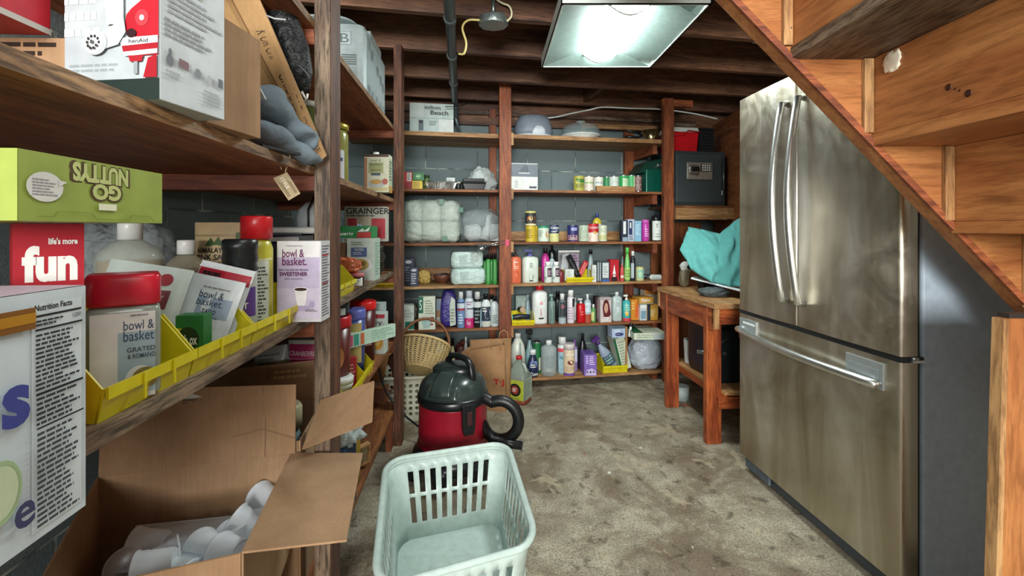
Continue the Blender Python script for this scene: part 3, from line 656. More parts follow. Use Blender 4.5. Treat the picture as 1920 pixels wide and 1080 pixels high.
MB().box((-w_*.5, -.055, h*.6), (w_*.5, .055, h*.72), P('#1a1d20', .3)).box((-w_*.42, -.045, h*.7205), (w_*.42, .045, h), P('#222629', .25)).build('tin_lid', rt_, bevel=.004)
p, w_, h = fit(S2+T4, 870, 937, 311, .27)
bag('plastic_bag', 'crumpled white plastic bag behind the black roasting tin', p, w_, .16, h, '#c3cfce', 4, .22, 2.2, taper=.45, freq=4)
# third shelf
p, w_, h = fit(S3+T4, 757, 862, 374, .19)
tb = thing('tissue_pack', 'big clear wrapped pack of white paper rolls on the third shelf', 'paper roll pack', p, TB)
for i in range(3):
    for j in range(2):
        MB().lathe([(.008, 0), (w_*.16, .002), (w_*.165, .1*h), (w_*.16, h*.45), (.02, h*.46)], '#cdd6cc', n=24, c=(-w_*.33+i*w_*.33, 0, .012+j*h*.48)).build('paper_roll', tb)
MB().blob((0, 0, 0), w_, .34, h, P('#d4e4da', .12, alpha=.42, bumpy=1.2), 2, .07, 5, 60, 40, 6).build('wrapping', tb)
GR = P('#12674c', .35)
for x, z, a in ((.16, h*.9, .1), (.22, h*.06, .3), (.49, h*.72, 0), (-.5, h*.76, 0)):
    MB().box((x*w_-.016, -.176, z-.006), (x*w_+.016, -.1735, z+.03), GR).build('green_tape', tb)
p, w_, h = fit(S3+T4, 860, 937, 392, .17)
cb = thing('clear_bag', 'clear bag of white and grey goods between the paper rolls and the middle post', 'bag', p, TB)
MB().blob((0, 0, 0), w_, .24, h, P('#b4c4c6', .1, alpha=.35, bumpy=1.5), 8, .1, 3, 40, 30, 6).build('film', cb)
MB().blob((-.05, 0, .01), .13, .12, h*.5, '#c9d0cf', 5, .12, 3).build('white_cup', cb)
MB().tube([(.03, -.03, .02), (.06, -.03, h*.5), (.07, -.02, h*.82)], [.045, .022, .02], '#d3d9d8', 14).build('white_spout', cb)
MB().box((.07, -.02, .01), (.145, .05, h*.55), '#c6ced0').box((-.12, .0, h*.5), (.13, .05, h*.75), '#4f5a60').build('grey_panel', cb)
# ice cream scoop
p = bk(918, -.035); p.z = H-(463-HZ)*p.y/F
sc = thing('kitchen_scoop', 'metal garlic press with pink tip hanging over the edge of the third shelf', 'kitchen tool', p, TB)
MB().blob((-.06, 0, -.032), .065, .05, .04, P('#aeb6b8', .2, .9), 1, .02, 2.2, 20, 12).build('press_head', sc)
MB().box((-.095, -.012, .004), (.02, .028, .02), P('#23262a', .3)).build('jaw', sc, bevel=.004)
for z in (.0, .028): MB().tube([(-.04, 0, 0), (.03, 0, .012+z*.5), (.11, 0, .018+z)], .007, P('#b4bcbe', .2, .9), flat=.6).build('handle', sc)
MB().box((.112, -.006, .004), (.140, .006, .052), '#c64a68').build('pink_tip', sc, bevel=.003)
# fourth shelf left
NV = '#222c44'
CT('wine_box', 'tall navy carton at the left end of the fourth shelf', S4+T4, 756, 776, 484, .07, NV, [('c', .5, .86, .3, .06, '#c9ccd4'), ('t', .3, .84, .7, .88, 'fun', '#b03038'), ('s', .2, .15, .8, .7, 6, '#8f98aa')], dv=.06)
CT('wine_box', 'short navy carton in front of the taller one on the fourth shelf', S4+T4, 768, 784, 501, .05, '#232f4a', [('c', .5, .84, .32, .07, '#c9ccd4'), ('s', .2, .1, .8, .7, 5, '#cfd4dd')])
p, w_, h = fit(S4+T4, 783, 806, 508, .16)
bg = bag('snack_bag', 'clear bag of small yellow pasta on the fourth shelf', p, w_, .06, h, '#b99c55', 3, .25, 2.5, freq=9, bumpy=2)
p, w_, h = fit(S4+T4, 812, 846, 508, .18)
bo = thing('fruit_bowl', 'shallow wooden bowl of dark shells on the fourth shelf', 'bowl', p, TB)
MB().lathe([(w_*.2, 0), (w_*.42, h*.35), (w_*.5, h*.7), (w_*.47, h*.7), (w_*.3, h*.25), (.001, h*.2)], '#6b4030', n=28, cap=False).build('bowl', bo)
for i in range(9):
    a = i*2.4; MB().blob((math.cos(a)*w_*.22, math.sin(a)*w_*.16, h*.35+(i % 3)*.006), .04, .03, .03, ('#8e5a3c', '#4a5670', '#3a2a2c')[i % 3], i, .2, 2, 12, 8).build('shell', bo)
for i, (l, r, t, z0) in enumerate(((845, 909, 503, 0), (845, 904, 471, .115))):
    p, w_, h = fit(S4+T4+z0, l, r, t, .12)
    pk = MB().blob((0, 0, 0), w_, .17, h, P('#bdd4cf', .35, bumpy=1.0), 11+i, .06, 6, 40, 24, 5).decals(lambda u, v, l_: (-w_*.3+u*w_*.6, -.0915-l_, v*h*.8+.02), [('s', .1, .15, .7, .8, 5, '#9fb8b4')]).build('napkin_pack')
    place(pk, p, TB); tag(pk, ('lower pale green napkin pack on the fourth shelf', 'upper napkin pack stacked on the other on the fourth shelf')[i], 'napkin pack', 'napkin packs on the fourth shelf')
for i, (l, r, t, dv) in enumerate(((905, 914, 478, .16), (911, 919, 474, .05), (917, 926, 475, .12), (924, 932, 474, .05))):
    BT('hair_spray', ('slim green spray bottle nearest the napkin packs', 'second slim green spray bottle from the napkin packs, forward', 'third slim green spray bottle, set slightly back', 'slim green spray bottle nearest the middle post')[i],
       S4+T4, l-.5, r+.5, t, 'spray', '#3f9447', BK, [('r', .3, .1, .7, .6, '#57a35c')], dv=dv, group='green spray bottles', cr=.55, sy=1)
# fifth shelf left
CT('tea_box', 'white carton with green corner at the left end of the fifth shelf', S5+T4, 751, 776, 573, .1, '#cfd8cf', [('r', .35, .05, 1, .35, '#14725c'), ('s', .2, .5, .9, .85, 3, '#a9b4ae')])
p, w_, h = fit(S5+T4, 770, 785, 570, .2); bag('paper_bag_small', 'dark folded bag between the two green and white cartons', p, w_*1.3, .08, h, '#4a4438', 2, .15, 3, taper=.5)
CT('bag_box', 'tall white carton with green spine on the fifth shelf', S5+T4, 785, 816, 556, .1, '#d3dccb', [('r', 0, .5, .28, 1, '#12684f'), ('t', .06, .6, .2, .9, 'S', WH), ('c', .5, .2, .3, .16, '#a3c2ba'), ('s', .4, .45, .95, .9, 6, '#8e9a86'), ('s', .7, .1, .95, .4, 3, '#a03034')])
CT('card_box', 'small blue topped box behind the purple sack', S5+T4, 818, 835, 560, .08, '#a77a52', [('r', 0, .55, 1, 1, '#8b9fb0'), ('r', 0, .1, 1, .3, '#c8cfc9')], dv=.16)
p, w_, h = fit(S5+T4, 824, 859, 545, .11)
o = MB().blob((0, 0, 0), w_, .11, h, P('#392f80', .35, bumpy=.8), 6, .06, 4, 32, 24, 4, .3).decals(lambda u, v, l_: ((u*.5)*w_*.7+.002, -.0585-l_+.012*v, v*h*.8+.01), [('p', [(.1, 0), (.95, .05), (.85, .9), (.3, 1), (.05, .7)], '#b9c4b6'), ('s', .2, .1, .8, .6, 5, '#6c7a6a')]).build('pet_food_sack')
place(o, p, TB); tag(o, 'purple and white upright sack on the fifth shelf', 'sack')
BT('spray_can', 'blue aerosol with white cap beside the purple sack', S5+T4, 857, 871, 547, 'spray', '#6f90bb', '#dfe6e6', [('r', 0, .55, 1, .68, '#c9d6df'), ('r', 0, .48, 1, .54, '#a4404a'), ('r', 0, .69, 1, .72, '#2c3a5c'), ('s', .25, .1, .75, .4, 4, '#dbe6ef')], cat='spray can', sy=1, cr=.62)
BT('spray_can', 'white and magenta aerosol on the fifth shelf', S5+T4, 871, 888, 545, 'spray', '#cdd6df', '#c3cfda', [('r', 0, 0, 1, .26, '#c72b73'), ('t', .3, .08, .6, .2, 'le', WH), ('r', .3, .5, 1, .53, '#39404a'), ('s', .3, .6, .8, .72, 2, '#94708a')], cat='spray can', sy=1, cr=.7)
BT('spray_can', 'slim black and white canister on the fifth shelf', S5+T4, 888, 902, 547, 'spray', '#1c2024', '#d4d8d8', [('r', 0, .56, 1, .72, '#cfd6d6'), ('r', .75, 0, 1, .5, '#9cc0cc'), ('s', .2, .1, .7, .5, 4, '#8d979c')], cat='spray can', sy=1, cr=.7)
BT('bottle_white', 'white bottle with dark printed label and black cap on the fifth shelf', S5+T4, 902, 920, 552, 'round', '#d3dcdc', BK, [('r', .12, .18, .88, .62, '#2b3448'), ('c', .6, .4, .22, .16, '#c3d0d4'), ('s', .2, .45, .6, .6, 2, WH), ('r', .0, .08, 1, .12, '#c9cfae')], cr=.5)
BT('bottle_white', 'plain white bottle with black cap nearest the middle post on the fifth shelf', S5+T4, 920, 935, 556, 'round', '#cdd9d9', BK, [('s', .3, .1, .8, .4, 5, '#60757a')], cr=.5)
BT('bottle_white', 'white bottle with black cap set back between two front bottles on the fifth shelf', S5+T4, 916, 928, 553, 'round', '#c6d2d2', BK, dv=.16, cr=.5)
# floor level behind the vacuum
FL = .0
BT('bleach_jug', 'translucent pale jug standing behind the black vacuum handle', S6, 812, 838, 638, 'jug', '#a9b8c0', '#e3eaea', dv=.12)
for i, (l, r, t) in enumerate(((829, 840, 633), (843, 854, 635))):
    BT('squeeze_bottle', ('cream bottle with black nozzle left of its twin behind the vacuum', 'cream bottle with black nozzle right of its twin behind the vacuum')[i], S6, l, r, t, 'drop', '#cfc89e', BK, [('r', 0, .0, 1, .4, '#d8d2b0')], dv=.1, group='cream bottles behind the vacuum', cr=.5)
p, w_, h = fit(S6, 853, 880, 642, .25); bag('cloth_bundle', 'dark red cloth bundle behind the paper bag', p, w_*1.4, .12, h, '#5e2d28', 9, .15, 2.6, taper=.4)
BT('funnel_bottle', 'thin white topped bottle left of the paper bag', S6, 868, 879, 632, 'cone', '#d6dede', '#e8eeee', dv=.14)
CT('storage_box', 'dark low box on the floor shelf behind the vacuum', S6, 765, 812, 660, .2, '#3b3a36', dv=.16)
MB  # noqa
o = MB().box((XL, .0, .045), (XM0-.004, .40, .075), W_shelf('x')).build('shelf_board', bu, bevel=.001)
# ---------------------------------------------------------------- back unit, right bay
p, w_, h = fit(S1, 960, 1039, 211, .16)
hm = thing('appliance_hood', 'grey domed appliance with white base on the top shelf of the right bay', 'appliance', p, TB)
MB().lathe([(w_*.44, h*.12), (w_*.46, h*.3), (w_*.42, h*.7), (w_*.34, h*.93), (w_*.2, h*.99), (.001, h)], '#7c8794', n=40, sy=.75, e=2.4).build('hood', hm)
MB().lathe([(w_*.50, 0), (w_*.50, h*.06), (w_*.42, h*.16), (.001, h*.2)], '#d5dce0', n=40, sy=.75, e=2.4).build('base', hm)
MB().lathe([(w_*.17, 0), (w_*.16, h*.3), (w_*.10, h*.44), (.001, h*.47)], '#cdd6dd', n=24, c=(w_*.06, -w_*.31, .001), sy=.3).build('front_tab', hm)
p, w_, h = fit(S1, 1050, 1127, 223, .15)
ck = thing('cake_stand', 'glass cake dome over a white plate on the top shelf', 'cake dome', p, TB)
MB().lathe([(w_*.3, 0), (w_*.3, .006), (w_*.49, h*.2), (w_*.5, h*.24), (w_*.42, h*.22), (.001, h*.2)], '#d9e0dc', n=40, cap=False).build('plate', ck)
MB().lathe([(w_*.46, h*.25), (w_*.46, h*.55), (w_*.41, h*.74), (w_*.25, h*.83), (w_*.07, h*.86)], P('#9fb4b8', .06, alpha=.38), n=40, cap=False).build('glass_dome', ck)
MB().lathe([(w_*.03, h*.86), (w_*.03, h*.93), (w_*.12, h*.96), (w_*.12, h), (.001, h)], P('#b9c9cc', .08, alpha=.6), n=20).build('knob', ck)
p, w_, h = fit(S1, 1203, 1238, 241, .08)
pn_ = thing('frying_pan', 'small brass coloured pan on the top shelf beside the right post', 'pan', p, TB)
MB().lathe([(w_*.28, 0), (w_*.5, h*.9), (w_*.48, h*.9), (w_*.26, .003), (.001, .003)], P('#b7a878', .2, .95), n=28, cap=False).build('pan_body', pn_)
MB().box((w_*.4, -.012, 0), (w_*.75, .012, h*.5), '#3a1f18').build('pan_grip', pn_)
for i, z in enumerate((.016, .062)):
    q = MB().tube([(-w_*.42-.01, -.02, .035), (-w_*.9, -.03, z*.9+.004), (-w_*1.55, -.04, z+.004)], [.008, .015, .014], P(BK, .35), 10, flat=.7)
    q.build('handle', pn_)
wf = thing('timber_offcut', 'pale timber frame corner standing on the top shelf behind the pan', 'frame', bk(1160, .30)+Vector((0, 0, S1)), TB)
y_ = bk(1160, .30).y; a_, b_ = (1088-1160)/F*y_, (1238-1160)/F*y_
MB().box((a_, 0, .135), (b_, .03, .175), W_pine('x')).build('rail', wf, bevel=.001)
MB().box((b_-.045, 0, .0), (b_, .03, .1345), W_pine('z')).build('stile', wf, bevel=.001)
MB().box((a_, 0, .0), (a_+.04, .03, .1345), W_pine('z')).build('stile', wf, bevel=.001)
# second shelf right
CT('tissue_box', 'white and slate grey carton beside the middle post on the second shelf', S2, 957, 1009, 306, .14, '#d2d6d4', [('r', 0, .5, 1, .97, '#6a737e'), ('p', [(.3, .66), (.66, .62), (.64, .9), (.5, .95)], '#545d68'), ('r', .3, .62, .7, .65, WH), ('r', .68, .07, .95, .15, '#4d555e'), ('s', .15, .08, .3, .35, 5, '#a5aaa8')], dv=.04, cat='box')
G = 'food cans on the second shelf'
CN('yellow green vegetable can at the left of the second shelf row', S2, 1075, 1095, 330, [('r', 0, 0, 1, 1, '#a8a54a'), ('r', .2, .55, 1, .8, '#3d7a35'), ('s', .2, .2, .9, .5, 3, '#2f4a22'), ('c', .3, .6, .12, .1, '#d8d070')], group=G)
CN('white can with red picture on the second shelf', S2, 1095, 1113, 330, [('r', 0, .05, 1, .95, '#d5cfc0'), ('c', .5, .3, .38, .2, '#a52f3c'), ('c', .4, .3, .1, .12, '#e3c8c4'), ('r', .1, .5, .9, .6, '#8fae7a')], group=G)
CN('cream can with blue print behind the wood block', S2, 1113, 1131, 331, [('r', 0, .05, 1, .95, '#d5d8cc'), ('t', .2, .5, .85, .65, 'PEAS', '#3c5c8c'), ('s', .1, .1, .9, .4, 3, '#6e8c5c')], dv=.09, group=G)
CN('green can half hidden behind the white one on the second shelf', S2, 1129, 1146, 331, [('r', 0, .05, 1, .95, '#2e8550')], dv=.15, group=G)
CN('white can with faint picture behind the wood block', S2, 1142, 1160, 330, [('r', 0, .05, 1, .95, '#c9d6cc'), ('c', .5, .5, .25, .2, '#a3b5a3')], dv=.09, group=G)
CN('bright green can right of the white ones on the second shelf', S2, 1160, 1178, 328, [('r', 0, .05, 1, .95, '#35a05a'), ('r', .3, .3, .8, .8, '#bcd9b4')], dv=.1, group=G)
CN('green and pale can beside the dark bean can', S2, 1175, 1192, 328, [('r', 0, .05, 1, .95, '#4bb06c'), ('r', .55, .1, 1, .9, '#d6d0a4')], dv=.10, group=G)
CN('dark speckled bean can at the right end of the row', S2, 1190, 1203, 329, [('r', 0, .05, 1, .95, '#6b4440'), ('s', .1, .1, .9, .9, 8, '#c9b9b4')], dv=.05, group=G)
o = MB().box((0, 0, 0), ((1195-1119)/F*3.46, .03, .038), W_pine('x')).build('wood_block', bevel=.001); place(o, bk(1119, .005)+Vector((0, 0, S2+.0005)), TB); tag(o, 'pale strip of wood lying in front of the cans on the second shelf', 'wood strip')
p, w_, h = fit(S2, 1185, 1242, 290, .20)
ts = thing('camp_stove', 'green metal camping case with black handle beside the right post', 'camping case', p, TB)
MB().box((-w_*.28, -.12, 0), (w_*.5, .1, h*.6), P('#0f5c4c', .3, .3)).build('case', ts, bevel=.006)
MB().hexa([(-w_*.5, -.10, h*.5), (w_*.5, -.125, h*.605), (w_*.5, .1, h*.605), (-w_*.5, .1, h*.5), (-w_*.25, -.08, h*.8), (w_*.5, -.1, h*.92), (w_*.5, .1, h*.92), (-w_*.25, .1, h*.8)], P('#163f32', .4, .2)).build('case_lid', ts, bevel=.006)
MB().tube([(-w_*.05, -.05, h*.82), (0, -.05, h*.97), (w_*.3, -.05, h), (w_*.35, -.05, h*.9)], .009, BK).build('handle', ts)
MB().box((w_*.08, -.135, h*.66), (w_*.25, -.108, h*.74), P('#c3cbc8', .2, .9)).build('latch', ts, bevel=.002)
MB().blob((w_*.38, -.105, h*.3), .07, .05, h*.62, P('#123a2c', .3), 2, .05, 2.4).build('fuel_tank', ts)
# third shelf right
G = 'food cans on the third shelf'
yb = [('r', 0, 0, 1, 1, '#c4a930'), ('s', .1, .2, .6, .8, 5, '#6a5a1c')]
CN('yellow can at the base of the tall stack on the third shelf', S3, 985, 1004, 423.5, yb, group=G)
CN('second yellow can tucked behind the stack on the third shelf', S3, 997, 1009, 424, yb, dv=.12, group=G)
p, w_, h = fit(S3, 985, 1004, 423.5); p2, w2, h2 = fit(S3, 986, 1006, 396)
can('food_can', 'brown pictured can stacked on the yellow one', p+Vector((0, 0, h+.001)), w2, h2-h-.001, [('r', 0, .05, 1, .95, '#2e3338'), ('r', 0, .88, 1, 1, '#c9c56a'), ('c', .5, .45, .3, .3, '#b06a35'), ('c', .45, .5, .14, .15, '#e0b070'), ('r', 0, .02, 1, .14, '#d8cfa8')], group=G)
CN('white can with green rim on the third shelf', S3, 1008, 1029, 423, [('r', 0, .02, 1, .96, '#c6d3c5'), ('r', 0, .85, 1, .98, '#2a8a64'), ('c', .7, .45, .14, .2, '#c08a54'), ('s', .1, .3, .5, .7, 4, '#6d8a7c')], group=G)
CN('navy topped can with chickpea picture on the third shelf', S3, 1030, 1048, 422, [('r', 0, .02, 1, .98, '#27325c'), ('t', .12, .7, .88, .95, 'Goya', WH, .02), ('r', 0, .0, 1, .5, '#c9c98a'), ('s', .2, .56, .8, .66, 2, WH)], group=G)
CN('navy can with red bean picture on the third shelf', S3, 1063, 1084, 422, [('r', 0, .02, 1, .98, '#2b2f66'), ('s', .0, .04, 1, .42, 6, '#c23a38'), ('s', .1, .1, .9, .4, 4, '#e8dccf'), ('r', .3, .66, .7, .85, '#8f9ac6')], group=G)
CN('silver green can with fine print on the third shelf', S3, 1085, 1103, 422, [('r', 0, .02, 1, .98, '#b5c2ae'), ('s', .1, .1, .95, .9, 10, '#7f9280')], dv=.08, group=G)
CN('red and white soup can on the third shelf', S3, 1102, 1122, 419, [('r', 0, .5, 1, .98, '#b5232c'), ('t', .08, .68, .92, .86, "Campbell's", WH), ('r', 0, .0, 1, .5, '#e0d3c4'), ('c', .5, .17, .38, .16, '#b5352e'), ('c', .5, .5, .1, .09, '#c9a24a')], group=G, dv=.05)
CN('pale green can right of the red soup can', S3, 1122, 1138, 422, [('r', 0, .02, 1, .98, '#c8cfb8'), ('s', .1, .55, .9, .85, 4, '#8aa090'), ('r', 0, .1, 1, .4, '#bcbf86')], dv=.07, group=G)
BT('squeeze_bottle', 'yellow bottle with blue cap behind the red soup can', S3, 1111, 1128, 400, 'round', '#c9b43a', '#3a4c86', [('r', 0, .35, 1, .62, '#dfe2dc')], dv=.2, cr=.4)
CT('blister_pack', 'clear wrapped white carton at the left of the toiletries', S3, 1166, 1178, 413, .05, '#2c3342', [('r', .2, .35, .65, .95, '#d9e2e4'), ('r', .1, 0, .9, .2, '#8fa3b8')], cat='package')
CT('blister_pack', 'navy and white wrapped carton second among the toiletries', S3, 1177, 1190, 411, .05, '#aab6c6', [('r', .15, .3, .65, .92, '#26345c'), ('r', .3, .6, .5, .85, WH), ('s', .2, .05, .8, .25, 2, '#56627a')], cat='package')
CT('blister_pack', 'pale blue wrapped carton beside the pink can', S3, 1190, 1203, 414, .06, '#86b3cf', [('s', .15, .3, .85, .85, 6, '#c3dceb')], cat='package')
BT('deodorant_can', 'magenta deodorant canister on the third shelf', S3, 1203, 1217, 412, 'wide', '#b53fa0', '#c85ab4', [('s', .3, .2, .7, .6, 4, '#e6b4dc')], cat='canister', sy=1)
BT('soap_dispenser', 'black pump bottle with white label beside the right post', S3, 1221, 1239, 391, 'pump', '#17191b', BK, [('r', .05, .03, .98, .62, '#d3dad4'), ('t', .3, .42, .6, .54, 'y', '#333'), ('s', .3, .1, .7, .25, 2, '#8a938e')], sy=1)
# fourth shelf right
BT('lotion_bottle', 'orange lotion bottle beside the middle post on the fourth shelf', S4, 956, 977, 468, 'pump', '#cf6a48', '#3a2420', [('c', .5, .62, .33, .045, '#2c3f74'), ('s', .3, .6, .7, .65, 1, WH), ('r', .2, .05, .8, .38, '#c9552f'), ('s', .2, .42, .8, .52, 2, '#efc4ae'), ('p', [(.35, .1), (.5, .32), (.65, .1), (.55, .2)], '#e39a7c')], e=2.6)
BT('lotion_bottle', 'large white lotion bottle with violet pump on the fourth shelf', S4, 978, 1009, 468, 'pump', '#ced8cd', '#5d5f9c', [('s', .25, .45, .75, .6, 3, '#5c6c66'), ('r', .2, .05, .8, .09, '#2e3334'), ('r', .55, .12, .78, .25, '#7c8a84'), ('s', .2, .12, .45, .2, 2, '#6a7a74')], e=3)
BT('shampoo_bottle', 'magenta bottle with black cap behind the white pill bottles', S4, 1015, 1030, 465, 'round', '#c03a94', '#20181c', [('s', .3, .3, .6, .6, 4, '#e69cc9')], dv=.13, cr=.55)
BT('shampoo_bottle', 'dark bottle rising behind the magenta one', S4, 1028, 1042, 459, 'shoulder', '#16191c', '#101214', dv=.22, cr=.3)
pl = [('r', .35, .28, .8, .72, '#4b3c4a'), ('s', .4, .35, .75, .6, 3, '#c9b4c0'), ('s', .05, .15, .3, .3, 2, '#5f7a74')]
BT('pill_bottle', 'white pill bottle left of its twin on the fourth shelf', S4, 1020, 1035, 491, 'pill', '#cfd9d4', '#e5ebe8', pl, group='white pill bottles', sy=1)
BT('pill_bottle', 'white pill bottle right of its twin on the fourth shelf', S4, 1035, 1050, 491, 'pill', '#cfd9d4', '#e5ebe8', pl, group='white pill bottles', sy=1)
BT('clear_bottle', 'small clear bottle behind the two white pill bottles', S4, 1029, 1041, 476, 'round', '#9eb0b4', '#8e9ca0', dv=.10)
CT('foil_tray', 'silver blister pack standing behind the yellow bin', S4, 1046, 1088, 469, .05, P('#9aa0a6', .25, .7), [('r', .02, .93, .98, .99, WH), ('p', [(.1, .3), (.45, .3), (.5, .9), (.2, .85)], '#b8bec4'), ('r', .55, .35, .95, .88, '#a596ac'), ('s', .6, .4, .92, .85, 5, '#5c4a66')], dv=.16, cat='package')
BT('shampoo_bottle', 'wine red small bottle left of the yellow bin', S4, 1048, 1057, 505, 'round', '#7a2430', '#7a2430', dv=.06)
p, w_, h = fit(S4, 1055, 1109, 505, .09)
YB = bin_('small yellow bin of brushes and boxes on the fourth shelf', p-Vector((0, 0, -.0003)), w_*.95, .14, .085, lip=.42)
def loose(mb, name, label, cat, loc, rot, group=None): o = mb.build(name, bevel=.001); o.location = loc; o.rotation_euler = rot; return tag(o, label, cat, group)
q = bk(1072, .10); q.z = S4+.03
loose(MB().prism([(-.019, 0), (.019, 0), (.021, .09), (.025, .12), (.02, .19), (-.02, .19), (-.025, .12), (-.021, .09)], -.009, .009, P(BK, .3), 'y').decals(lambda u, v, l: (-.018+u*.036, -.0095-l, .01+v*.17), [('s', .2, .1, .8, .9, 9, '#5c6266')]), 'hair_brush', 'black brush leaning left in the small yellow bin', 'brush', q+Vector((.05, -.02, 0)), (R(4), R(-27), TB))
q = bk(1092, .09); q.z = S4+.03
loose(MB().box((-.018, -.01, 0), (.018, .01, .135), '#b8242c').decals(front(.036, .02, .135), [('s', .2, .1, .5, .9, 7, '#e8c8c4'), ('r', .6, .2, .85, .9, '#d4767a')]), 'toothpaste_box', 'red carton leaning right in the small yellow bin', 'box', q+Vector((-.03, 0, 0)), (R(4), R(26), TB))
q = bk(1067, .045); q.z = S4+.012
loose(MB().box((-.034, -.015, 0), (.034, .015, .085), '#cdd4d0').decals(front(.068, .03, .085), [('s', .1, .35, .6, .85, 4, '#8c9894')]), 'pill_box', 'white carton standing at the front left of the small yellow bin', 'box', q, (0, 0, TB))
BT('nail_polish_remover', 'clear conical bottle with black cap right of the red carton', S4, 1101, 1114, 468, 'cone', '#8ea2a4', BK, dv=.12, cr=.5)
CT('pill_box', 'narrow white carton right of the yellow bin', S4, 1110.5, 1118.5, 497, .03, '#d0d6d2', [('s', .2, .1, .8, .8, 7, '#97a09c')])
for i, (l, r) in enumerate(((1119.5, 1123), (1123.5, 1127))):
    CT('pill_box', ('thin dark edged carton next to the narrow white one', 'second thin carton beside the grey framed one')[i], S4, l, r, 490, .07, '#3c4650', [('r', .3, .05, .9, .95, '#aab4b6')])
CT('pill_box', 'grey framed white carton in the middle of the fourth shelf', S4, 1128, 1143, 491, .06, '#4c565e', [('r', .1, .2, .9, .95, '#c8d2d0'), ('r', 0, 0, 1, .12, '#3d5f9c'), ('s', .2, .3, .8, .8, 4, '#8e9a9c')])
CT('glue_box', 'red carton with white bottle picture on the fourth shelf', S4, 1144, 1161, 487, .06, '#b3202c', [('c', .45, .35, .16, .18, WH), ('p', [(.32, .4), (.58, .4), (.47, .75), (.43, .75)], WH), ('r', .1, .0, .8, .2, '#2c1c20'), ('s', .3, .25, .6, .35, 1, '#222')], dv=.04)
BT('eye_drops', 'small red and white bottle on the fourth shelf', S4, 1162.5, 1170, 495, 'round', '#c2504a', '#d8806c', [('r', .1, .2, .9, .35, '#e2ccc2')], sy=1)
BT('handheld_mirror', 'grey slim bottle behind the green spray', S4, 1163.5, 1171, 470, 'drop', '#5c6a66', '#4a5854', dv=.12)
BT('air_freshener', 'bright green tapered spray bottle on the fourth shelf', S4, 1170.5, 1181.5, 464, 'drop', '#74bf6c', '#58c85c', [('r', .05, .05, .95, .4, '#a6c46a'), ('s', .2, .1, .8, .35, 3, '#4a8a4c')], sy=1, cr=.6)
BT('syrup_bottle', 'dark bottle with white cap on the fourth shelf', S4, 1181.5, 1191.5, 471, 'round', '#20262e', '#dfe5e4', [('r', .1, .1, .5, .6, '#a6b2ba')], sy=1, cr=.55)
BT('lamp_oil_jar', 'small pale yellow jar with teal label on the fourth shelf', S4, 1192, 1207, 493, 'pill', '#c2c48c', '#5c6a70', [('r', .15, .15, .8, .62, '#8ac0b4'), ('s', .2, .2, .7, .5, 3, '#c9e0a4')], sy=1, cr=.3)
q = bk(1227, .05); q.z = S4+.0225
bottle('tube_bottle', 'white bottle lying on its side at the right end of the fourth shelf', q+Vector((.05, 0, 0)), .044, .105, 'round', '#c9cfcc', '#5a6466', [('s', .2, .1, .8, .7, 5, '#7f8c88')], rot=(0, R(-90), TB+R(-12)), sy=1)
q = bk(1207, .16); q.z = S4+.018
bottle('dark_tube', 'dark tube lying behind the yellow jar on the fourth shelf', q+Vector((.06, 0, 0)), .034, .12, 'round', '#2b3034', '#1c1f22', rot=(0, R(-90), TB+R(-25)), sy=1)
# fifth shelf right
p, w_, h = fit(S5, 956, 999, 590, .09)
bin_('small yellow bin of grooming things beside the middle post', p, w_*.98, .14, .085, lip=.42)
q = bk(961, .05); q.z = S5+.055
loose(MB().tube([(0, 0, 0), (.05, -.002, .004), (.13, 0, .0)], [.017, .021, .018], P('#1c2230', .3), 14).tube([(-.006, 0, 0), (0, 0, 0)], .018, P('#3fae9c', .3), 14), 'brush_roll', 'dark navy brush lying across the small yellow bin', 'brush', q+Vector((.0, 0, 0)), (0, 0, TB))
q = bk(975.5, .06); q.z = S5+.113
loose(MB().lathe([(.022, 0), (.022, .1)], '#2c2622', n=20).lathe([(.0225, .1003), (.019, .103)], '#a58a72', n=20), 'round_brush', 'round brush end with tan face standing out of the small bin', 'brush', q+Vector((0, .09, -.02)), (R(82), 0, TB))
CT('clear_case', 'pale clear case standing behind the small bin beside the middle post', S5, 967, 990, 554, .04, '#8fa8a0', [('r', .1, .1, .9, .9, '#a3bab4'), ('r', .5, .2, .8, .7, '#c3cfc0')], dv=.22)
BT('clear_bottle', 'clear bottle with small nozzle left of the mouthwash', S5, 983, 996, 553, 'cone', '#8ea8b0', '#a9bcc0', dv=.17)
BT('mouthwash_bottle', 'white bottle with red cap and dark red label on the fifth shelf', S5, 997, 1026, 535, 'shoulder', '#d6dddb', '#c21f2c', [('p', [(.38, .15), (.86, .13), (.9, .62), (.36, .62)], '#8e1a26'), ('r', .45, .5, .85, .58, '#d9a0a0'), ('p', [(.5, .2), (.8, .24), (.74, .44), (.48, .4)], '#c43a44'), ('s', .45, .44, .85, .49, 1, WH), ('r', .4, .13, .86, .17, '#22181c')], e=2.6, cr=.5)
BT('pump_bottle', 'slender clear pump bottle with dark green contents', S5, 1028, 1041, 552, 'pump', '#6f8682', '#7fa39a', [('p', [(.3, .1), (.7, .15), (.6, .6), (.35, .5)], '#33443c')], sy=1)
BT('black_bottle', 'black bottle set back behind the white capped one', S5, 1038, 1054, 547, 'round', '#17191c', '#121416', dv=.15, cr=.45)
BT('cologne_bottle', 'clear dark bottle with white cap in the middle of the fifth shelf', S5, 1047, 1061, 551, 'spray', '#5c686c', '#d9dfdd', [('r', .2, .25, .8, .72, '#33393e'), ('s', .3, .5, .7, .65, 3, '#c9747c'), ('r', .0, 0, 1, .2, '#9fb0b4')], sy=1, cr=.6)
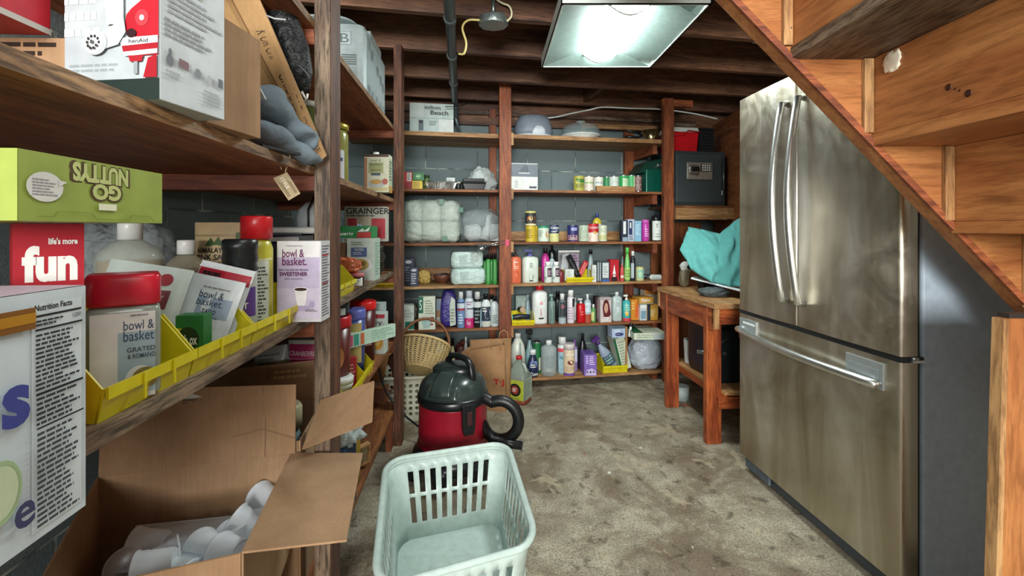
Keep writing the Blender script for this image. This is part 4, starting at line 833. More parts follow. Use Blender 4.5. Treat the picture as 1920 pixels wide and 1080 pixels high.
BT('mousse_can', 'white marbled mousse can with domed cap on the fifth shelf', S5, 1063, 1077, 544, 'spray', '#d4cfd6', '#dfe4e2', [('r', .55, .5, .9, .75, '#33373c'), ('s', .1, .1, .9, .5, 5, '#b49cb4')], sy=1, cr=.75)
BT('small_bottle', 'small white nozzle bottle right of the mousse can', S5, 1075, 1083, 558, 'cone', '#b9c1c0', '#cdd4d2', dv=.14)
BT('soap_pump', 'bright red pump bottle on the fifth shelf', S5, 1081, 1097, 560, 'pump', '#b8141f', '#c9ced0', [('s', .35, .3, .8, .5, 2, '#e87a7c')], sy=1, e=2.8)
BT('spray_bottle', 'clear spray bottle with white nozzle and blue star label', S5, 1095, 1108, 552, 'spray', '#a3b9bf', '#dde6e8', [('r', .15, .38, .85, .7, '#cddbe2'), ('c', .5, .54, .2, .1, '#4c86a8'), ('r', 0, 0, 1, .3, '#a34a30')], sy=1, cr=.35)
BT('small_bottle', 'small green bottle with white cap left of the hair dye carton', S5, 1108, 1117, 571, 'pill', '#4f8e4c', '#d6dcd8', [('r', .0, .1, .5, .6, '#c6c888')], sy=1, cr=.5)
hair = [('r', 0, 0, 1, 1, '#c3b8b8'), ('p', [(.30, .22), (.20, .6), (.3, .85), (.5, .93), (.72, .86), (.85, .62), (.96, .3), (.72, .2)], '#5c1f26'), ('c', .52, .58, .17, .21, '#c49a86'), ('p', [(.36, .62), (.4, .84), (.6, .86), (.7, .66), (.62, .76), (.46, .78)], '#4a161d'), ('r', .44, .60, .49, .615, '#2a1616'), ('r', .57, .60, .62, .615, '#2a1616'), ('r', .49, .46, .58, .48, '#9c3a40'), ('t', .08, .9, .9, .985, 'Nutrisse', '#2a2426'), ('t', .1, .05, .75, .16, 'DARK', '#dfe6da'), ('s', .3, .17, .8, .22, 1, '#fff')]
CT('hair_dye_box', 'hair colour carton with a dark red haired portrait on its front', S5, 1125, 1147, 558, .06, '#bfb4b6', hair)
CT('hair_dye_box', 'black edged carton standing just behind and left of the portrait one', S5, 1116, 1126, 556, .05, '#24181c', [('r', .3, .1, .9, .9, '#6f4a50')], dv=.06)
BT('rubbing_alcohol', 'clear bottle with pink label on the fifth shelf', S5, 1147, 1166, 548, 'shoulder', '#b0c2c0', '#dbe3e2', [('r', .3, .3, .9, .7, '#c9d5d6'), ('p', [(.3, .12), (.9, .16), (.9, .36), (.3, .28)], '#c8405c'), ('s', .4, .5, .85, .66, 3, '#7e8c90')], sy=.6, e=2.8)
BT('foam_bottle', 'teal foaming bottle with white cap on the fifth shelf', S5, 1167, 1182, 553, 'pump', '#3fa9a8', '#dfe6e2', [('s', .2, .3, .8, .65, 4, '#bfe3c9'), ('r', 0, .0, 1, .12, '#c4404c'), ('c', .4, .3, .15, .1, '#e0b04a')], sy=1)
OR = '#cf8a2e'
CT('storage_bag_box', 'tall orange carton left of the stacked orange ones', S5, 1183, 1200, 562, .12, OR, [('p', [(.4, .1), (.95, .1), (.95, .9), (.6, .9)], '#c9602a'), ('s', .1, .5, .4, .9, 3, '#efd8a0')], rt=[('r', .1, .1, .9, .9, '#c8983c')], dv=.06)
CT('storage_bag_box', 'orange and white carton at the right end of the fifth shelf', S5, 1213, 1234, 571, .1, '#c8973a', [('s', .3, .2, .8, .7, 5, '#e9d9a4'), ('r', 0, 0, .3, 1, '#2c3440')], dv=.03)
CT('storage_bag_box', 'white and orange carton behind the flat one at the right post', S5, 1208, 1235, 544, .08, '#d5cbb4', [('c', .5, .5, .25, .2, '#a8a49c'), ('r', 0, .85, 1, 1, '#c98436')], dv=.15)
CT('storage_bag_box', 'flat orange carton with white script lying on top of the others', S5+.1265, 1198, 1226, 558, .13, '#c9943c', [('t', .1, .25, .8, .85, 'Ziploc', WH, .02), ('r', 0, 0, 1, .12, '#8fa39a')], dv=.02)
CT('cotton_swab_box', 'small pale box with blue picture below the flat orange carton', S5, 1200, 1213, 571, .06, '#c3ccd0', [('r', .1, .1, .9, .6, '#7a9cae'), ('r', .0, .8, 1, 1, WH)], dv=.03)
# bottom shelf right
BT('milk_jug', 'tall white translucent jug at the left of the bottom shelf', S6, 957, 985, 626, 'jug', '#c9cfc4', '#dfe5e0', [('p', [(.5, .35), (.62, .4), (.6, .8), (.52, .8)], '#8fa09c')], dv=.08, cr=.4)
BT('spray_bottle', 'pale teal bottle with black trigger at the left of the bottom shelf', S6, 985, 1001, 618, 'trigger', '#7ea0a4', '#121518', dv=.14)
CN('green spray can top behind the navy dish soap', S6, 999, 1014, 641, [('r', 0, 0, 1, .97, '#1f6b3c'), ('r', .6, .1, 1, .5, '#c8cdb8')], dv=.13)
BT('dish_soap', 'navy bottle with white cap on the bottom shelf', S6, 988, 1010, 657, 'drop', '#1d2744', '#d6dde0', [('p', [(.2, .3), (.8, .3), (.7, .6), (.3, .6)], '#6c80b4'), ('t', .3, .06, .8, .2, 'Dawn', WH), ('s', .3, .35, .7, .5, 2, WH)], dv=.05, cr=.55)
j = BT('water_jug', 'large clear vinegar jug on the bottom shelf', S6, 1014, 1044, 640, 'shoulder', '#c3d2d2', '#e2e8e6', [('s', .3, .25, .75, .6, 6, '#7f9096')], glass=1, sy=1, cr=.36, dv=.07)
BT('air_freshener_can', 'white aerosol with red band and teal label on the bottom shelf', S6, 1045, 1063, 632, 'spray', '#8fb0bc', '#d5dcdc', [('r', 0, .60, 1, .70, '#c84a54'), ('r', 0, .7, 1, .79, '#d6dcdc'), ('p', [(.2, .05), (.9, .1), (.6, .5), (.2, .4)], '#cfe0e0'), ('c', .5, .45, .25, .05, '#4a8694')], cat='spray can', sy=1, cr=.8, dv=.09)
BT('laundry_booster', 'purple and cream bottle with cream lid on the bottom shelf', S6, 1056, 1078, 645, 'wide', '#d6c3a4', '#c7c0c0', [('r', 0, 0, 1, .08, '#6a4a9a'), ('p', [(.1, .8), (.9, .8), (.85, .58), (.5, .5), (.15, .58)], '#7a5cae'), ('t', .22, .62, .78, .72, 'pods', WH, .01), ('c', .5, .42, .2, .075, '#6e2c2c'), ('s', .2, .12, .8, .3, 4, '#b09a80')], dv=.05, sy=1)
BT('cleaner_bottle', 'slim lilac bottle behind the purple and cream one', S6, 1072, 1083, 637, 'spray', '#8a74a8', '#7b5a9c', [('r', .2, .3, .8, .7, '#c3c9dc')], dv=.12, cr=.5)
BT('oil_bottle', 'black bottle with pointed nozzle behind the violet carton', S6, 1083, 1102, 627, 'drop', '#191a20', '#17181c', dv=.15, cr=.3)
CT('detergent_box', 'violet carton with white print at the front of the bottom shelf', S6, 1097, 1121, 665, .14, '#7a5fae', [('s', .15, .55, .35, .95, 4, '#d6cbee'), ('s', .42, .5, .9, .95, 5, '#d6cbee'), ('p', [(.1, .02), (.95, .02), (.9, .25), (.6, .36), (.2, .28)], '#b9add8'), ('c', .25, .18, .06, .04, '#222'), ('c', .5, .18, .07, .045, '#222'), ('c', .75, .18, .06, .04, '#222')], tp=[('s', .2, .1, .8, .9, 4, '#4a3a80')], dv=-.02, rz=TB+R(-6))
p, w_, h = fit(S6, 1121, 1170, 683, .10)
bin_('low yellow bin holding a spray bottle and a carton on the bottom shelf', p, w_*.97, .16, .11, lip=.5)
q = bk(1142, .12); q.z = S6+.02
bottle('spray_bottle', 'clear spray bottle with purple trigger leaning in the low yellow bin', q+Vector((.03, 0, 0)), .085, .28, 'trigger', '#8d9cb0', '#54307a', [('r', .1, .1, .9, .4, '#41586a'), ('s', .2, .15, .8, .38, 3, '#9fd0c0')], rot=(0, R(-33), TB))
q = bk(1158, .10); q.z = S6+.02
loose(MB().box((-.045, -.06, 0), (.045, .06, .25), '#c3ccb8').decals(front(.09, .12, .25), [('r', .0, 0, .2, 1, '#1c5c3c'), ('s', .3, .1, .9, .9, 9, '#8c9a80')]).decals(right(.09, .12, .25), [('s', .2, .1, .8, .9, 6, '#8c9a80')]), 'bag_box', 'green and white carton leaning in the low yellow bin', 'box', q+Vector((.04, 0, 0)), (R(2), R(-15), TB))
q = bk(1160, -.01); q.z = H-(634-HZ)*q.y/F
CT('dryer_sheet_box', 'pale blue carton propped under the shelf above the low bin', q.z, 1147, 1173, 612, .09, '#a3b6cf', [('r', 0, .8, 1, 1, '#4c5a66'), ('c', .55, .3, .33, .15, '#2c3f74'), ('s', .35, .26, .75, .34, 1, '#e0b0b4'), ('s', .2, .5, .8, .7, 2, '#dfe8f0')], dv=0)
# flat carton of bin liners on brackets over the white sack
q = bk(1216, -.05)
lb = carton('bin_liner_box', 'flat green and white carton jutting out over the white sack', 'box', Vector((q.x-.02, q.y+.04, H-(632-HZ)*q.y/F+.001)), .24, .26, .05, '#c3cdb9', [('s', .1, .2, .9, .8, 2, '#9aa694'), ('r', .62, .1, .98, .9, '#b9c3c4')], tp=[('r', 0, 0, .3, 1, '#1b5a3a'), ('s', .4, .2, .9, .8, 4, '#9aa490')], rz=TB+R(-8))
p, w_, h = fit(S6, 1178, 1240, 636, .10)
bag('garbage_sack', 'full white plastic sack at the right end of the bottom shelf', p, w_, .20, h*.98, '#b4c0cc', 15, .10, 2.7, freq=5, rough=.3, bumpy=1.2)
q = bk(1180, -.01); q.z = H-(631-HZ)*q.y/F
loose(MB().tube([(0, 0, 0), (.012, 0, .075)], .009, WH, 12).tube([(.012, 0, .076), (.016, 0, .10)], .012, BK, 12), 'lint_roller', 'white and black roller handle beside the pale blue carton', 'roller', q, (0, 0, TB))
# paper bag, jug on the floor
p = at(912, 768, 2.97); p.z = 0
pb = thing('paper_bag', 'brown paper grocery bag with red lettering standing behind the vacuum', 'bag', Vector((-.165, 3.02, 0)), R(-14))
KR = card('kraft', '#b28a62', '#9a744e')
w_, d_, h_ = .29, .16, .375
b = MB()
b.slab([(-w_/2, -d_/2, 0), (w_/2, -d_/2, 0), (w_/2, -d_/2-.01, h_+.055), (-w_/2, -d_/2-.01, h_-.01)], .0015, KR)
b.slab([(w_/2, d_/2, 0), (-w_/2, d_/2, 0), (-w_/2, d_/2, h_+.03), (w_/2, d_/2, h_+.06)], .0015, KR)
b.slab([(w_/2, -d_/2, 0), (w_/2, 0, 0), (w_/2-.03, 0, h_+.05), (w_/2, -d_/2-.01, h_+.055)], .0015, KR)
b.slab([(w_/2, 0, 0), (w_/2, d_/2, 0), (w_/2, d_/2, h_+.06), (w_/2-.03, 0, h_+.05)], .0015, KR)
b.slab([(-w_/2, d_/2, 0), (-w_/2, 0, 0), (-w_/2+.03, 0, h_+.01), (-w_/2, d_/2, h_+.03)], .0015, KR)
b.slab([(-w_/2, 0, 0), (-w_/2, -d_/2, 0), (-w_/2, -d_/2-.01, h_-.01), (-w_/2+.03, 0, h_+.01)], .0015, KR)
b.box((-w_/2, -d_/2, .001), (w_/2, d_/2, .003), KR)
b.decals(lambda u, v, l: (-w_/2+u*w_, -d_/2-.006-l-.01*v, v*h_), [('t', .74, .44, .99, .56, 'T·J', '#b02026', .03), ('p', [(.2, .3), (.42, .9), (.4, .95), (.19, .35)], KR)])
b.build('paper_body', pb)
for y, z in ((-d_/2-.012, h_+.02), (d_/2+.002, h_+.04)):
    MB().tube([(w_*.2, y, z), (w_*.22, y, z+.05), (w_*.32, y, z+.07), (w_*.41, y, z+.055), (w_*.42, y, z)], .0028, P('#b58f5e', .7)).build('handle', pb)
jl = thing('vinegar_jug', 'clear jug with red cap and yellow green label on the floor beside the paper bag', 'jug', Vector((.048, 3.10, 0)), R(-25))
r = .07
MB().lathe([(r*.98, 0), (r, .01), (r, .16), (r*.9, .19), (r*.45, .25), (r*.26, .275), (r*.26, .285)], P('#a9b8ae', .15, trans=.6, ior=1.2), n=28, e=5, sy=.95).decals(lambda u, v, l: (-.062+u*.124, -.0668-l, .03+v*.13), [('r', 0, 0, 1, 1, '#a8b43c'), ('c', .5, .5, .34, .33, '#1f1f1c'), ('c', .5, .5, .2, .2, '#9c3a34'), ('s', .36, .4, .64, .6, 3, WH), ('s', .1, .02, .9, .12, 1, '#5f6a24')]).decals(lambda u, v, l: (.0703+l, -.055+u*.11, .03+v*.14), [('r', 0, 0, 1, 1, '#9fae9c'), ('s', .1, .1, .9, .9, 9, '#6c7a6c')]).build('jug_body', jl)
MB().lathe([(r*1.02, 0.0005), (r*1.02, .028)], '#7a3a22', n=28, e=5, sy=.95).build('liquid', jl)
MB().lathe([(r*.3, .284), (r*.3, .302), (r*.27, .305)], '#b3202a', n=20).build('cap', jl)
MB().tube([(.0, .0, .262), (.038, 0, .25), (.05, 0, .215), (.05, 0, .18)], .01, P('#b3c0b6', .2, alpha=.7)).build('handle', jl)
# safe, cooler, crate on the pine shelf
O_ = B0+DB*XR1
def S(x, y, z): return O_+DB*x+NB*y+Vector((0, 0, z))
xl, xr = bx(1262)-XR1, bx(1361)-XR1
sf = thing('safe', 'dark grey steel safe with keypad on the pine shelf', 'safe', S((xl+xr)/2, .17, 1.3455), TB)
sw = xr-xl; sh = H-(283-HZ)*(O_+DB*.2).y/F-1.345
DS = P('#3a4446', .35, .2)
MB().box((-sw/2, -.16, 0), (sw/2, .18, sh), DS).build('safe_body', sf, bevel=.006)
dd = MB().box((-sw/2+.03, -.168, .022), (sw/2-.035, -.1605, sh-.025), P('#434e51', .35, .2)).build('safe_door', sf, bevel=.003)
kx = -.01
MB().box((kx-.105, -.182, sh*.47), (kx+.115, -.1685, sh*.79), P('#a9a79c', .3, .6)).build('lock_plate', dd, bevel=.006)
MB().blob((kx-.05, -.188, sh*.56), .085, .02, .075, P('#8d8c84', .3, .7), 1, .01, 4).build('dial', dd)
MB().box((kx-.08, -.208, sh*.62), (kx-.012, -.194, sh*.70), P(BK, .3)).build('turn_handle', dd, bevel=.006)
MB().box((kx+.01, -.186, sh*.62), (kx+.10, -.1822, sh*.76), P('#17191b', .3)).build('keypad', dd, bevel=.002)
for i in range(4):
    for j in range(3): MB().box((kx+.018+i*.02, -.189, sh*.632+j*.018), (kx+.032+i*.02, -.1865, sh*.632+.013+j*.018), '#c9ccc0').build('key', dd)
MB().lathe([(.008, 0), (.008, .004)], P('#8a8676', .3, .8), n=14).build('key_lock', dd).matrix_local = Matrix.Translation((kx-.018, -.183, sh*.55)) @ Matrix.Rotation(R(90), 4, 'X')
MB().cyl((sw/2-.018, -.168, sh*.2), (sw/2-.018, -.168, sh*.82), .008, P('#59605f', .3, .6)).box((sw/2-.036, -.172, sh*.2), (sw/2-.03, -.164, sh*.28), '#c9cfc8').build('hinge', sf)
ct = 1.3455+sh
w_ = bx(1318)-bx(1263)
ck = thing('cooler', 'small red cooler with white lid on top of the safe', 'cooler', S((bx(1263)+bx(1318))/2-XR1, .15, ct+.0005), TB)
MB().hexa([(-w_*.46, -.09, 0), (w_*.46, -.09, 0), (w_*.46, .09, 0), (-w_*.46, .09, 0), (-w_*.5, -.1, .155), (w_*.5, -.1, .155), (w_*.5, .1, .155), (-w_*.5, .1, .155)], P('#c4121c', .35)).build('cooler_body', ck, bevel=.01)
MB().hexa([(-w_*.51, -.105, .156), (w_*.51, -.105, .156), (w_*.51, .105, .156), (-w_*.51, .105, .156), (-w_*.48, -.09, .195), (w_*.48, -.09, .195), (w_*.48, .09, .195), (-w_*.48, .09, .195)], '#cfd6cf').build('cooler_lid', ck, bevel=.006)
MB().tube([(-w_*.52, -.11, .12), (-.02, -.112, .128), (w_*.1, -.112, .165), (w_*.52, -.11, .155)], .008, P('#b5121c', .35), flat=.6).build('handle', ck)
MB().box((-w_*.49, -.112, .12), (-w_*.4, -.106, .14), WH).build('logo_tab', ck)
cr = thing('plastic_crate', 'small black slotted crate beside the red cooler on the safe', 'crate', S((bx(1319)+bx(1346))/2-XR1, .12, ct+.0005), TB)
w_ = bx(1346)-bx(1319); b = MB().box((-w_/2, -.07, 0), (w_/2, .07, .18), P(BK, .35))
for i in range(7): b.box((-w_/2-.002, -.072, .012+i*.024), (w_/2+.002, .072, .02+i*.024), P('#24282a', .3))
b.build('crate_body', cr, bevel=.001); MB().box((-w_/2-.004, -.074, .181), (w_/2+.004, .074, .192), P('#1b1d1f', .3)).build('rim', cr, bevel=.002)
p = S(bx(1296)-XR1, .16, ct+.196); w_ = .21
gt = MB().box((-w_/2, -.08, 0), (w_/2, .08, .012), W_weath('x')).box((-w_/2+.01, -.07, .0125), (w_/2-.01, .07, .035), W_weath('x')).build('brush_block', bevel=.002); place(gt, p, TB); tag(gt, 'flat tan bristled brush lying on the cooler lid', 'brush')
# things on the workbench
TL_ = P('#549a96', .85, bumpy=.15)
cl = [at(1277, 468, 2.85), at(1292, 424, 2.95), at(1340, 435, 2.8), at(1400, 404, 2.9), at(1420, 470, 2.7), at(1412, 535, 2.62), at(1340, 530, 2.66), at(1305, 512, 2.75)]
def tow(u, v):
    a = [at(1276, 466, 2.86), at(1290, 422, 2.95)]; 
    lft = at(1274+16*v, 470-46*v, 2.84+.1*v); 
    bot = [at(1276, 468, 2.86), at(1296, 505, 2.78), at(1330, 528, 2.68), at(1370, 537, 2.62), at(1415, 538, 2.60)]
    top_ = [at(1290, 425, 2.95), at(1318, 430, 2.90), at(1348, 438, 2.86), at(1375, 415, 2.84), at(1415, 395, 2.80)]
    s = u*4; i = min(3, int(s)); f = s-i; f = f*f*(3-2*f)*.5+f*.5
    p0 = bot[i].lerp(bot[i+1], f); p1 = top_[i].lerp(top_[i+1], f); q = p0.lerp(p1, v)
    bulge = math.sin(PI*v)*math.sin(PI*min(1, u*1.1))*.07
    fold = .03*noise.noise(Vector((u*5, v*3-u*3, 1)))+.02*noise.noise(Vector((u*9+v*6, v*4, 4)))
    return q+Vector((0, -bulge-fold, .0))
o = MB().grid(tow, 40, 28, TL_).build('towel', solid=.006); tag(o, 'teal towel heaped over the tray on the workbench', 'towel')
tr = MB().slab([at(1296, 520, 2.82), at(1420, 551, 2.45), at(1430, 549, 2.75), at(1312, 516, 2.95)][::1], .01, P('#d3dde0', .35))
tr = tr.build('white_tray'); tag(tr, 'white flat tray under the teal towel on the workbench', 'tray')
bag('plastic_bag', 'crumpled dark clear plastic bag under the tray on the workbench', Vector((1.17, 2.66, .7725)), .16, .14, .05, '#5f6a6c', 21, .3, 2.2, alpha=.6, freq=6, rough=.15, bumpy=2)
q = LP  # keep helper name
gl = thing('work_glove', 'grey and black glove standing at the back of the workbench', 'glove', Vector((1.16, 3.09, .7725)), R(20))
MB().blob((0, 0, 0), .07, .05, .12, '#5b5340', 4, .2, 2.6).build('cuff', gl)
MB().blob((.02, 0, .10), .10, .05, .07, '#c3c6c2', 7, .2, 2.3).build('palm', gl)
MB().blob((.03, -.028, .12), .06, .01, .03, P(BK), 7, .1, 2.3).build('strap', gl)
b = MB().box((-.05, -.04, 0), (.05, .04, .004), BK)
for i in range(8): b.box((-.05+i*.0135, -.042, .0045), (-.045+i*.0135, .042, .07), BK)
b.box((-.051, -.043, .0705), (.051, .043, .075), BK)
o = b.build('wire_basket'); place(o, (1.29, 3.02, .7725), R(5)); tag(o, 'small black slatted basket behind the towel on the workbench', 'basket')
# machine under the bench
sw_ = thing('bench_machine', 'black electric machine on the lower shelf of the workbench', 'machine', Vector((1.24, 2.74, .2935)), R(8))
MB().prism([(-.10, 0), (.30, 0), (.30, .16), (.10, .18), (-.02, .30), (-.11, .30), (-.11, .05)], -.16, .17, P('#15191a', .3), 'y').build('machine_body', sw_, bevel=.012)
MB().box((-.09, -.12, .301), (.10, .14, .40), P('#1d2223', .3)).build('machine_head', sw_, bevel=.015)
MB().tube([(-.12, -.17, .06), (-.14, -.175, .14), (-.12, -.175, .22), (-.06, -.17, .26)], .005, P('#8d9698', .25, .9)).build('trim_arc', sw_)
MB().lathe([(.045, 0), (.045, .014), (.03, .016), (.02, .02)], P('#7f898c', .25, .8), n=24).build('dial', sw_).matrix_local = Matrix.Translation((.16, -.16, .105)) @ Matrix.Rotation(R(90), 4, 'X')
MB().tube([(-.2, -.1, .17), (-.13, -.12, .165), (-.06, -.162, .17)], .012, P('#8d9698', .25, .9)).build('lever', sw_)
for z in (.25, .275): MB().tube([(.10, -.1, z), (.30, -.12, z+.01)], .004, P('#3a4042', .3)).build('guide_rod', sw_)
o = MB().lathe([(.042, 0), (.05, .15), (.047, .15), (.04, .004), (.001, .004)], '#c9d2cf', n=24, cap=False).build('plastic_cup'); place(o, (1.135, 3.0, .2935+.07)); 
tag(o, 'white cup behind the far bench leg', 'cup'); o.location = (1.17, 2.99, .2935)
o = MB().lathe([(.05, 0), (.05, .09)], '#b9c9c6', n=20).build('paper_roll'); place(o, (1.16, 3.14, 0)); tag(o, 'small white roll on the floor behind the bench leg', 'paper roll')
for i, (px, py, s_, c_) in enumerate(((1201, 840, .009, '#c4c8c0'), (1142, 887, .012, '#d3d8d2'), (1285, 760, .03, '#8a4526'), (1096, 851, .008, '#9c4a34'))):
    Y = F*H/(py-HZ); o = MB().prism([(-s_, -s_*.5), (s_*.8, -s_*.6), (s_, s_*.3), (-s_*.2, s_*.6)], .0004, .003, c_).build('debris'); place(o, at(px, py, Y)*1.0, i); o.location.z = 0
    tag(o, ('tiny white scrap in the middle of the floor', 'white paper scrap nearest the laundry basket on the floor', 'flat wood chip at the foot of the far bench leg', 'small reddish crumb on the floor left of the white scraps')[i], 'debris')
# ================================================================ left shelving: goods
A90 = R(90)+TL                                        # printed front turned to the aisle
Z1, Z2, Z3, Z4, Z5 = LZ
def lw(xs, y, z): return LW(xs, y, z)
# mixer attachment carton
c0 = at(308, 190, .588); mw, md, mh = .135, .112, .26
mx = carton('mixer_box', 'white carton with a red stand mixer picture on the upper left shelf', 'box', Vector((c0.x-mw/2*.994+.006, c0.y+md/2, Z2+.0005)), mw, md, mh, '#adb5b8',
   [('r', 0, 0, 1, .105, '#1d2c28'), ('r', 0, .105, 1, 1, '#a9b3b7'), ('s', .05, .14, .7, .19, 2, '#8c979b'), ('s', 0, .30, .5, .62, 4, '#c3cdd1'), 
    ('p', [(1, .56), (.93, .54), (.83, .49), (.72, .45), (.665, .42), (.65, .38), (.66, .34), (.70, .31), (.75, .295), (1, .295)], '#a81828'), ('c', .83, .40, .035, .022, '#e8c8c8'), ('c', .83, .40, .07, .04, '#b83a44'), ('c', .83, .40, .025, .014, '#f0e0e0'),
    ('p', [(.64, .235), (.70, .215), (1, .215), (1, .30), (.62, .275)], '#9c1826'), ('p', [(.61, .285), (.64, .305), (1, .31), (1, .275), (.62, .265)], '#c3c9cb'), ('t', .70, .277, .90, .297, 'henAid', '#333a3c', .01), ('p', [(.63, .235), (1, .245), (1, .222), (.66, .213)], '#c3c9cb'), ('c', .73, .325, .05, .022, '#2a1418'),
    ('p', [(.72, .185), (.84, .185), (.86, .215), (.70, .215)], '#9c1c28'), ('p', [(.76, .125), (.80, .125), (.80, .185), (.76, .185)], '#8a9296'), ('p', [(.86, .1055), (1, .1055), (1, .215), (.91, .2)], '#9c1826'),
    ('p', [(.42, .33), (.66, .40), (.68, .33), (.60, .27), (.44, .25)], '#b4bdc1'), ('p', [(.48, .37), (.66, .37), (.66, .62), (.46, .62)], '#b9c2c6'), ('p', [(.50, .37), (.55, .37), (.54, .62), (.49, .62)], '#cdd5d8'), ('c', .365, .285, .125, .062, '#b2bbbf'), ('c', .355, .285, .10, .052, '#c9d1d4')]+
   [('c', .35+.058*math.cos(i*PI/5), .285+.031*math.sin(i*PI/5), .012, .0075, '#2b3032') for i in range(10)]+[('c', .35, .285, .016, .010, '#4a5052')],
   rt=[('s', .1, .90, .8, .94, 1, '#a03034'), ('t', .68, .86, .98, .92, 'nAid', '#b03a44'), ('p', [(.07, .62), (.6, .60), (.6, .78), (.07, .80)], '#8f9a86'), ('s', .1, .65, .55, .76, 3, '#b9bfa8'), ('s', .1, .44, .95, .58, 5, '#8a8f92'), ('s', .05, .32, .9, .42, 4, '#7c8184'), ('c', .12, .21, .05, .03, '#5c6266'), ('c', .12, .25, .025, .02, '#5c6266'), ('p', [(.24, .2), (.38, .19), (.38, .235), (.24, .24)], '#6a4c50'), ('c', .52, .20, .05, .026, '#6c7276'), ('c', .70, .19, .04, .026, '#9a9fa2'), ('r', .85, .17, .93, .22, '#4c5256'), ('s', .6, .05, .95, .13, 4, '#8a8f92'), ('s', .05, .12, .3, .16, 2, '#8a8f92')], rz=R(-6.5))
carton('cardboard_box', 'printed brown carton behind the red one at the far left of the upper shelf', 'box', Vector((-.663, .655, Z2+.0005)), .19, .12, .085, card(),
   [('s', .3, .55, 1, .95, 3, '#2c2018'), ('s', .3, .1, .8, .5, 3, '#3a2c1e'), ('r', 0, 0, .18, 1, '#2a2420'), ('r', .19, .1, .22, 1, '#d6cfa8')], rz=R(2))
carton('cardboard_box', 'plain brown carton right behind the mixer carton on the upper shelf', 'box', Vector((-.532, .775, Z2+.0005)), .14, .13, .178, card(), rz=R(-5))
# red carton lying over the printed brown one
q = Vector((-.475, .30, 0))
carton('snack_box', 'red and pink carton jutting in at the top left corner', 'box', Vector((-.705, .52, Z2+.0875)), .22, .14, .15, '#b2222e', [('c', .4, .5, .3, .3, '#c99aa0'), ('s', .1, .1, .9, .3, 2, '#e0d4c0')],
   rt=[('r', 0, 0, 1, .05, '#b7b4ac'), ('c', .55, .5, .35, .3, '#d06a70'), ('p', [(.3, .3), (.8, .5), (.9, .9), (.4, .8)], '#d9d0a0')], rz=R(3))
carton('cardboard_box', 'small plain carton tucked under the red and pink one', 'box', Vector((-.74, .52, Z2+.0005)), .12, .10, .086, card(), rz=0)
# griddle carton leaning
gb = thing('griddle_box', 'long brown griddle carton leaning diagonally in front of the post', 'box', (0, 0, 0))
K2 = card('tan', '#b08c5e', '#96744a')
g0, g1, g2, g3 = at(597, 306, 1.165), at(612, 292, 1.165), at(462, -60, 1.02), at(405, -60, 1.02)

e0, e1, e2, e3 = at(596, 303, 1.17), at(406, -58, 1.03), at(300, -58, 1.12), at(470, 303, 1.20)
MB().slab([e1, e0, e3, e2], .006, K2).build('box_face', gb)
def gm(u, v, l): a = g3.lerp(g0, u); b_ = g2.lerp(g1, u); q = a.lerp(b_, v); return q+Vector((0, -.0008-l, 0))
MB().slab([g0, g1, g2, g3], .012, K2).decals(gm, [('t', .30, .28, .44, .78, 'K OR CHI', '#3a2a18'), ('t', .52, .28, .72, .80, 'GRIDDLE', '#3a2a18', .01), ('t', .76, .28, .86, .75, 'NON-STICK', '#3a2a18'), ('t', .90, .3, .96, .75, 'CE', '#3a2a18')]).build('box_edge', gb)
# black mesh bag and grey fabric
mb = thing('mesh_bag', 'black mesh drawstring bag hanging beside the top of the near post', 'bag', (0, 0, 0))
q = at(523, 60, 1.10)
MB().tube([at(495, -45, 1.15), at(515, 5, 1.15), at(534, 50, 1.15), at(550, 95, 1.15), at(563, 138, 1.15), at(573, 174, 1.15)], [.028, .036, .038, .038, .030, .010], P('#15181a', .55, bumpy=2), 20).build('mesh_body', mb)
MB().tube([at(545, 130, 1.05), at(560, 122, 1.05), at(578, 140, 1.06), at(578, 160, 1.06)], .004, P('#202428', .4)).build('piping', mb)
MB().tube([at(497, 28, 1.055), at(515, 35, 1.05), at(536, 37, 1.055)], .002, P('#aab0b0', .4)).build('zip_cord', mb)
MB().tube([at(566, 172, 1.1), at(576, 190, 1.1), at(577, 176, 1.1)], .003, P('#c9c9c0', .4)).build('zip_pull', mb)
FB = P('#75848f', .9, bumpy=.5)
fb_ = thing('fabric_roll', 'folded grey fabric case on the upper shelf beneath the leaning carton', 'fabric case', (0, 0, 0))
def crumple(b, amp, fq):
    for i, v in enumerate(b.v): b.v[i] = v+Vector((noise.noise(v*fq), noise.noise(v*fq+Vector((9, 0, 0))), noise.noise(v*fq+Vector((0, 9, 0)))))*amp
    return b
def lobe(A, C, rr, nm, fl):
    K = (.3, .8, 1, 1.08, 1.05, 1, .98, .9, .75, .6, .35, .1); pts = [A.lerp(C, i/33)+Vector((0, 0, .006*math.sin(i*.2))) for i in range(34)]
    crumple(MB().tube(pts, [rr*(K[i//3]*(1-i%3/3)+K[min(11, i//3+1)]*(i%3/3)) for i in range(34)], FB, 32, flat=fl), .016, 22).build(nm, fb_)
lobe(at(462, 238, .98), at(606, 306, 1.17), .040, 'fabric_fold', .6)
lobe(at(474, 168, 1.02), at(604, 285, 1.20), .040, 'fabric_fold', .75)
MB().slab([at(481, 150, .99), at(500, 186, 1.0), at(487, 184, 1.01), at(477, 160, 1.0)], .003, P('#c9cfd0', .8)).build('care_tag', fb_)
MB().box((0, 0, 0), (.11, .02, .006), P('#14171a', .5)).build('strap', fb_).matrix_local = Matrix.Translation((-.50, .92, Z2+.001)) @ Matrix.Rotation(R(75), 4, 'Z')
tg = thing('hang_tag', 'small kraft paper tag hanging on a string below the upper shelf edge', 'tag', (0, 0, 0))
